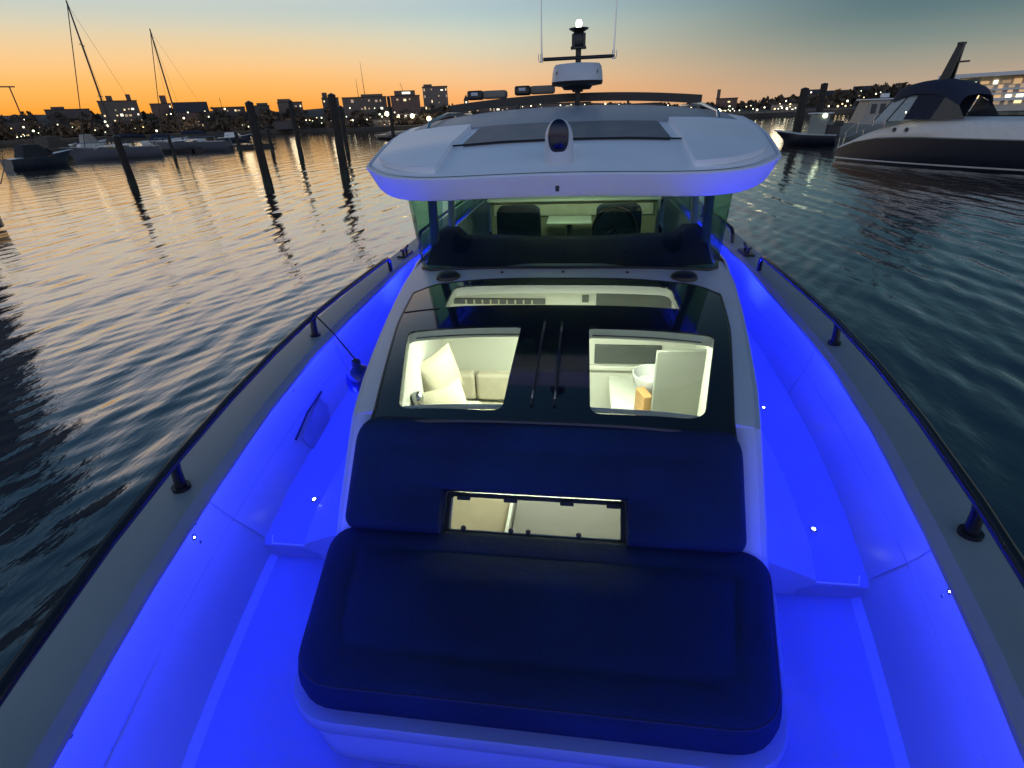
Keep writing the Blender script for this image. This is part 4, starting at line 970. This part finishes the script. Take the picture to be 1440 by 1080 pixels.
wn.grid([wb_, wt2]); ws = cb(wn, 'windscreen', WSCR)
for i in range(8): cb(MB().tube([wb_[i], wt2[i]], .03, 6), 'windscreen_post', BLK, ws)
cb(MB().tube(wt2, .03, 6), 'windscreen_header', BLK, ws)
cp = MB(); rows = []
for xx, zz, ww in ((2.95, 3.20, .85), (3.2, 3.40, 1.08), (3.6, 3.55, 1.24), (4.2, 3.66, 1.36), (4.9, 3.66, 1.42), (5.5, 3.52, 1.42), (5.95, 3.30, 1.40), (6.2, 3.0, 1.36)):
    rows.append([(xx, -ww-.05, zz-.55), (xx, -ww*1.0, zz-.30), (xx, -ww*.92, zz-.14), (xx, -ww*.7, zz-.03), (xx, 0, zz+.04), (xx, ww*.7, zz-.03), (xx, ww*.92, zz-.14), (xx, ww, zz-.30), (xx, ww+.05, zz-.55)])
cp.grid(rows); cb(cp, 'canopy', CANV, bevel=0)
for s in (-1, 1):
    sc_ = MB(); sc_.add([(4.0, s*1.42, 2.05), (4.4, s*1.36, 3.2), (5.5, s*1.44, 3.0), (5.2, s*1.48, 2.05)], [(0, 1, 2, 3)])
    cb(sc_, 'side_curtain', CANV)
    sc_ = MB(); sc_.add([(5.25, s*1.49, 2.05), (5.55, s*1.45, 2.95), (6.2, s*1.43, 2.6), (6.6, s*1.5, 2.05)], [(0, 1, 2, 3)])
    cb(sc_, 'clear_curtain', WIND)
ar = MB()
for s in (-1, 1): ar.prism(rounded([(-.21, 0), (.21, 0), (.15, 1.55), (-.10, 1.55)], .03, 2), .10, Matrix(((1, .12, 0, 4.62), (0, -s*.12, s*1, s*.16), (0, .99, 0, 3.55), (0, 0, 0, 1))))
ar.box((4.83, 0, 5.08), (.25, .26, .10)); ar.box((5.15, -.1, 4.35), (.5, .10, .07))
cb(ar, 'radar_arch', BLK)
for xx, zz in ((3.62, 1.60), (4.26, 1.60)):
    T = Matrix.Rotation(R(-90), 3, 'X'); yy = -crow(xx/Lc)[1]*.99
    for s in (-1, 1):
        p = MB().lathe([(.001, -.03), (.17, -.03), (.16, .03), (.11, .04), (.10, .0), (.001, .0)], (xx, s*(crow(xx/Lc)[1]*.975), zz), 18, Matrix.Rotation(R(-s*90), 3, 'X')); po = cb(p, 'porthole', GEL)
        cb(MB().lathe([(.001, 0), (.105, 0), (.09, .02), (.001, .02)], (xx, s*(crow(xx/Lc)[1]*.975), zz), 16, Matrix.Rotation(R(-s*90), 3, 'X')), 'porthole_glass', WIND, po)
rl = MB()
for s in (-1, 1):
    pts = [(.25, s*.18, 1.12), (.9, s*.75, 1.5), (1.7, s*1.15, 1.95), (2.6, s*1.4, 2.25)]; rl.tube(pts, .018, 6)
    for p in pts: rl.tube([p, (p[0], p[1]*1.0, p[2]-.5)], .014, 6)
cb(rl, 'bow_rail', CHROME)
cb(MB().ball((4.0, -1.3, 2.35), .06), 'cabin_lamp', WARM)
# --- small grey workboat with the two piles
wk = empty('workboat', (0, 0, 0), 'low grey workboat with a small lit console between the two right hand piles', 'workboat'); p0 = at_z(1160, 206, 0)
place(wk, (p0.x, p0.y), R(180-20)); wr_ = hullmesh(8.0, 1.2, 0, [(0, 1.05), (.3, .8), (1, .7)], bow_over=.8)
wk.location = (p0.x+2.6, p0.y-.4, 0); wk.rotation_euler = (0, 0, R(200)); 
wk.location = (*at_z(1100, 203, 0).xy, 0); dd = (at_z(1175, 203, 0)-at_z(1100, 203, 0)); wk.rotation_euler = (0, 0, math.atan2(dd.y, dd.x))
hullobj(wk, hullmesh(dd.length, 1.15, 0, [(0, 1.0), (.3, .75), (1, .65)], bow_over=.8), 'hull', HD2); deckobj(wk, hullmesh(dd.length, 1.15, 0, [(0, 1.0), (.3, .75), (1, .65)], bow_over=.8), 'deck', HW)
def wb2(mb, n, m, par=None, bevel=.02): o = mb.build(n, m, bevel=bevel); o.parent = par or wk; return o
q_ = dd.length
con = wb2(MB().box((q_*.62, 0, 1.35), (1.2, 1.1, 1.5)), 'console', GREYP); wb2(MB().box((q_*.60, 0, 1.75), (1.24, .9, .5), 0), 'console_window', WIND, con)
wb2(MB().box((q_*.62, 0, 2.16), (1.6, 1.3, .08)), 'console_roof', HW, con); wb2(MB().ball((q_*.72, -.6, 2.0), .16), 'deck_lamp', GLOBE[2], None, 0)
wb2(MB().box((q_*.95, 0, .95), (.5, .5, 1.0)).box((q_*.95+.1, 0, 1.45), (.6, .5, .35)), 'outboard_motor', BLK)
wb2(MB().box((q_*.83, .2, 1.0), (.6, .8, .7)), 'engine_box', BLK)
# --- pilot house boat behind the cruiser bow
pb = empty('pilot_boat', (0, 0, 0), 'small white boat with a two window pilot house behind the cruiser bow', 'pilot boat'); p0 = at_z(1146, 197, 0); p1 = at_z(1232, 194, 0); dd = p1-p0
pb.location = (p0.x, p0.y, 0); pb.rotation_euler = (0, 0, math.atan2(dd.y, dd.x)); hr = hullmesh(9, 1.4, 0, [(0, 1.5), (.3, 1.15), (1, 1.0)], bow_over=.9)
hullobj(pb, hr, 'hull', GREYP); deckobj(pb, hr, 'deck', GREYP)
def wb3(mb, n, m, par=None, bevel=.02): o = mb.build(n, m, bevel=bevel); o.parent = par or pb; return o
ph = wb3(MB().add([(2.9, -.95, 1.0), (5.0, -.95, 1.0), (5.0, .95, 1.0), (2.9, .95, 1.0), (3.4, -.85, 2.9), (5.0, -.85, 2.9), (5.0, .85, 2.9), (3.4, .85, 2.9)], [(3, 2, 1, 0), (4, 5, 6, 7), (0, 1, 5, 4), (1, 2, 6, 5), (2, 3, 7, 6), (3, 0, 4, 7)]), 'pilot_house', mat('weathered_cream', (.42, .36, .29), .6))
wb3(MB().box((4.2, 0, 2.94), (2.1, 2.0, .1)), 'roof', GEL, ph)
for xx in (3.75, 4.45): 
    for s in (-1, 1): wb3(MB().box((xx, s*.89, 2.25), (.40, .06, .72)), 'window', WIND, ph, 0)
wb3(MB().box((4.6, -.5, 3.2), (.5, .4, .3)), 'search_lamp', GEL, ph)
# --- sailing boats at left
def sailboat(px0, py0, px1, py1, pxm, pyb, pxt, pyt, label, stay, spread):
    p0, p1 = at_z(px0, py0, 0), at_z(px1, py1, 0); dd = p1-p0
    e = empty('sailing_boat', (p0.x, p0.y, 0), label, 'sailing boat', 'sailing boats moored at the floating dock', math.atan2(dd.y, dd.x))
    Ln = dd.length; hr = hullmesh(Ln, Ln*.14, 0, [(0, 1.35), (.4, 1.1), (1, 1.1)], bow_over=.9, stern=.7)
    hullobj(e, hr, 'hull', mat('dusk_grey_hull', (.10, .10, .115), .4)); deckobj(e, hr, 'deck', GREYP)
    cbn = MB(); rows = []
    for t, h_ in ((.28, .0), (.34, .32), (.5, .42), (.66, .42), (.68, 0)): rows.append([(Ln*t, s*Ln*.075, 1.05+h_*(1 if abs(s) < 1 else .6)) for s in (-1, -.9, 0, .9, 1)])
    cbn.grid(rows); o = cbn.build('cabin_trunk', HW); o.parent = e
    mx = Ln*.42
    D = ((p0+dd*.42)-CAM).xy.length; zt_ = zfar((px0+px1)/2, pyt, D)
    g0 = p0+dd*.42; 
    # mast foot where the photo shows it: distance along the hull by column
    best = min(range(10, 90), key=lambda k: abs(colpx(p0+dd*k/100, 4)-pxm)); mx = Ln*best/100; D = ((p0+dd*best/100)-CAM).xy.length; zt_ = zfar(pxt_h(pxm), pyt, D)
    zt_ = CAM.z + (pyh(pxm, pyt))*D
    ms_ = MB().tube([(mx, 0, .9), (mx, 0, zt_)], [.11, .07], 8).build('mast', BLK); ms_.parent = e
    o = MB().tube([(mx+.1, 0, 2.1), (mx+Ln*.36, 0, 2.0)], .09, 8).build('boom', BLK); o.parent = e
    o = MB().tube([(mx+.2, 0, 2.25), (mx+Ln*.18, 0, 2.32), (mx+Ln*.34, 0, 2.18)], [.16, .2, .1], 8).build('furled_sail', CANV); o.parent = e
    for f in spread: 
        o = MB().tube([(mx, -1.0, zt_*f), (mx, 0, zt_*f+.05), (mx, 1.0, zt_*f)], .035, 6).build('spreader', BLK); o.parent = ms_
    o = MB().tube([(mx, 0, zt_*.985), (stay*Ln, 0, 1.3)], .045, 6).build('forestay', BLK); o.parent = e
    rg = MB()
    for s in (-1, 1): rg.tube([(mx, 0, zt_*.97), (mx+.1, s*Ln*.13, 1.1)], .012, 4)
    rg.tube([(mx, 0, zt_*.98), (Ln*.99, 0, 1.1)], .012, 4)
    o = rg.build('rigging', BLK); o.parent = e
    ra = MB()
    for s in (-1, 1):
        pts = [(Ln*t, s*Ln*.13*min(1, t*2.5+.2), 1.7) for t in (.04, .3, .6, .95)]; ra.tube(pts, .02, 5)
        for p in pts: ra.tube([p, (p[0], p[1], 1.05)], .02, 5)
    o = ra.build('lifelines', CHROME); o.parent = e
def colpx(P_, z): 
    d = Vector((P_.x, P_.y, z))-CAM; return 720+FPX*d.dot(cR)/d.dot(cF)
def pxt_h(px): return px
def pyh(px, py):
    """slope of the sight line at the mast top, whose column leans away from its foot"""
    # follow the vertical image line through (px at y~190) up to py
    nx, ny = NAD; t = (py-ny)/(190-ny); x = nx+(px-nx)*t
    d = ray(x, py); return d.z/math.hypot(d.x, d.y)
dn = Vector((0, 0, -1)); NAD = (720+FPX*dn.dot(cR)/dn.dot(cF), 540-FPX*dn.dot(cU)/dn.dot(cF))
sailboat(104, 226, 229, 219, 152, 200, 90, 0, 'sailing boat with the tallest mast, moored left of the low dock', .17, (.42, .74))
sailboat(222, 214, 322, 211, 248, 195, 210, 40, 'sailing boat with the shorter mast at the low dock', .12, (.36,))
# --- dark motor boats at far left
def motorboat(px0, py0, px1, py1, label, m, cm, hh=1.2, ch=1.5, lamp_=False):
    p0, p1 = at_z(px0, py0, 0), at_z(px1, py1, 0); dd = p1-p0; Ln = dd.length
    e = empty('moored_motorboat', (p0.x, p0.y, 0), label, 'motorboat', 'motorboats moored at far left', math.atan2(dd.y, dd.x))
    hr = hullmesh(Ln, Ln*.17, 0, [(0, hh+.35), (.4, hh), (1, hh*.9)], bow_over=.7)
    hullobj(e, hr, 'hull', m); deckobj(e, hr, 'deck', HW)
    rows = []
    for t, h_ in ((.25, .0), (.36, .65), (.45, 1), (.72, 1), (.78, .1)): rows.append([(Ln*t, s*Ln*.13*k_, hh-.1+ch*h_*q__) for s, k_, q__ in ((-1, 1, 0), (-1, .9, .8), (-1, .7, 1), (0, 1, 1.04), (1, .7, 1), (1, .9, .8), (1, 1, 0))])
    o = MB().grid(rows).build('cabin_cover', cm); o.parent = e
    o = MB().grid([[(Ln*.27, s*Ln*.11, hh+.12), (Ln*.345, s*Ln*.10, hh+.58)] for s in (-1, -.5, 0, .5, 1)]).build('windscreen', WIND); o.location = (-.03, 0, .03); o.parent = e
    if lamp_: o = MB().ball((Ln*.5, -Ln*.14, hh+.9), .13, n=10, m=6).build('cabin_lamp', GLOBE[0]); o.parent = e
    return e
motorboat(98, 232, 14, 240, 'motorboat under a dark blue cover near the left edge', HULLD, mat('brown_black_canvas', (.03, .028, .03), .85), 1.0, 1.1, True)
motorboat(110, 220, 52, 226, 'dark brown motorboat between the covered boat and the tall masted sailing boat', mat('brown_hull', (.10, .075, .05), .5), mat('brown_canvas', (.09, .07, .05), .8), 1.2, 1.4)
motorboat(262, 203, 206, 205, 'small pale motorboat lying between the two sailing boats', HW, CANV, .9, 1.1)
motorboat(352, 198, 308, 200, 'small dark motorboat beyond the low dock', HULLD, HW, .8, .9)
motorboat(150, 211, 112, 214, 'pale cabin boat behind the hull of the tallest masted sailing boat', HW, mat('cream_canvas', (.4, .36, .3), .8), 1.2, 1.3)
motorboat(612, 196, 546, 194, 'small low open boat beside the lone pile by the cabin roof', HULLD, BLK, .7, .5)
# gantry at the left edge
g = at_z(52, 214, 0); D = (g-CAM).xy.length; zz = CAM.z + pyh(52, 122)*D
gt = empty('boat_lift_frame', (g.x, g.y, 0), 'thin goalpost shaped frame rising at the left edge against the orange sky', 'frame', None, far(24, 10)[1])
o = MB().tube([(0, 0, -.5), (0, 0, zz)], .10, 6).build('upright', BLK); o.parent = gt
o = MB().tube([(-5, 0, -.5), (-5, 0, zz)], .10, 6).build('upright', BLK); o.parent = gt
o = MB().box((-2.4, 0, zz), (6.2, .2, .18)).build('crossbeam', BLK); o.parent = gt
# neighbouring dark yacht just beyond the left edge
p0 = at_z(9, 322, 0); sd_ = (Vector((p0.x, p0.y))-CAM.xy).normalized()
ny = empty('neighbour_yacht', (p0.x, p0.y, 0), 'big dark yacht whose low stern platform just enters the picture at the left edge', 'yacht', None, math.atan2(-sd_.x, sd_.y)+math.pi)
def nyb(mb, n, m=HULLD, bevel=.05): o = mb.build(n, m, bevel=bevel); o.parent = ny; return o
nyb(MB().prism(rounded([(0, -1.6), (1.5, -2.2), (1.5, 2.2), (0, 1.6)], [.5, 0, 0, .5], 5), .28, Matrix.Translation((0, 0, .22))), 'swim_platform')
rows = []
for x, w, z in ((.75, 2.1, 2.0), (1.6, 2.4, 2.3), (8, 2.7, 2.5), (16, 2.2, 3.0), (20, 1.0, 3.5), (22, .05, 3.8)): rows.append([(x, -w, z), (x, -w, 1.0), (x, -w*.85, -.3), (x, w*.85, -.3), (x, w, 1.0), (x, w, z), (x, -w, z)])
h_ = MB().grid(rows); h_.f.append((0, 1, 2, 3, 4, 5)); nyb(h_, 'hull', HULLD, 0)
for x0, x1, w, z0, z1 in ((1.0, 14, 2.2, 2.2, 5.0), (1.3, 12, 2.0, 5.0, 8.0), (1.9, 9, 1.7, 8.0, 10.6)):
    t_ = nyb(MB().prism(rounded([(x0, -w), (x1, -w*.8), (x1, w*.8), (x0, w)], .3, 4), z1-z0, Matrix.Translation((0, 0, z0))), 'deckhouse')
    w_ = MB().box(((x0+x1)/2, 0, (z0+z1)/2), (x1-x0-1.6, 2*w+.02, .8)).build('window_strip', WIND); w_.parent = t_
nyb(MB().tube([(3.2, 0, 10.6), (3.6, 0, 13)], [.3, .15], 8), 'mast', HULLD, 0)
nyb(MB().tube([(.2, -1.3, .5), (.2, -1.3, .95), (.5, -1.4, .95), (.5, -1.4, .5)], .04, 8), 'stern_cleat', BLK, 0)
# mooring line that hangs at the left edge
a_ = at_z(12, 238, 0); 
ml_ = MB().tube([Vector((a_.x, a_.y, 1.2)), (Vector((a_.x, a_.y, 1.2))*.7+Vector((p0.x, p0.y, 1.2))*.3)-Vector((0, 0, .55)), (Vector((a_.x, a_.y, 1.2))*.3+Vector((p0.x, p0.y, 1.2))*.7)-Vector((0, 0, .5)), Vector((p0.x-.3, p0.y-.4, 1.35))], .03, 6).build('mooring_line', ROPE)
tag(ml_, 'slack dark mooring line hanging at the left edge of the picture', 'rope')

# ================================================================== render settings
sc.view_settings.view_transform = 'Standard'; sc.view_settings.look = 'None'; sc.view_settings.exposure = 0; sc.view_settings.gamma = 1
sc.render.engine = 'CYCLES'; sc.cycles.use_denoising = True
sc.cycles.max_bounces = 8; sc.cycles.transparent_max_bounces = 16; sc.cycles.sample_clamp_indirect = 4; sc.cycles.caustics_reflective = False; sc.cycles.caustics_refractive = False
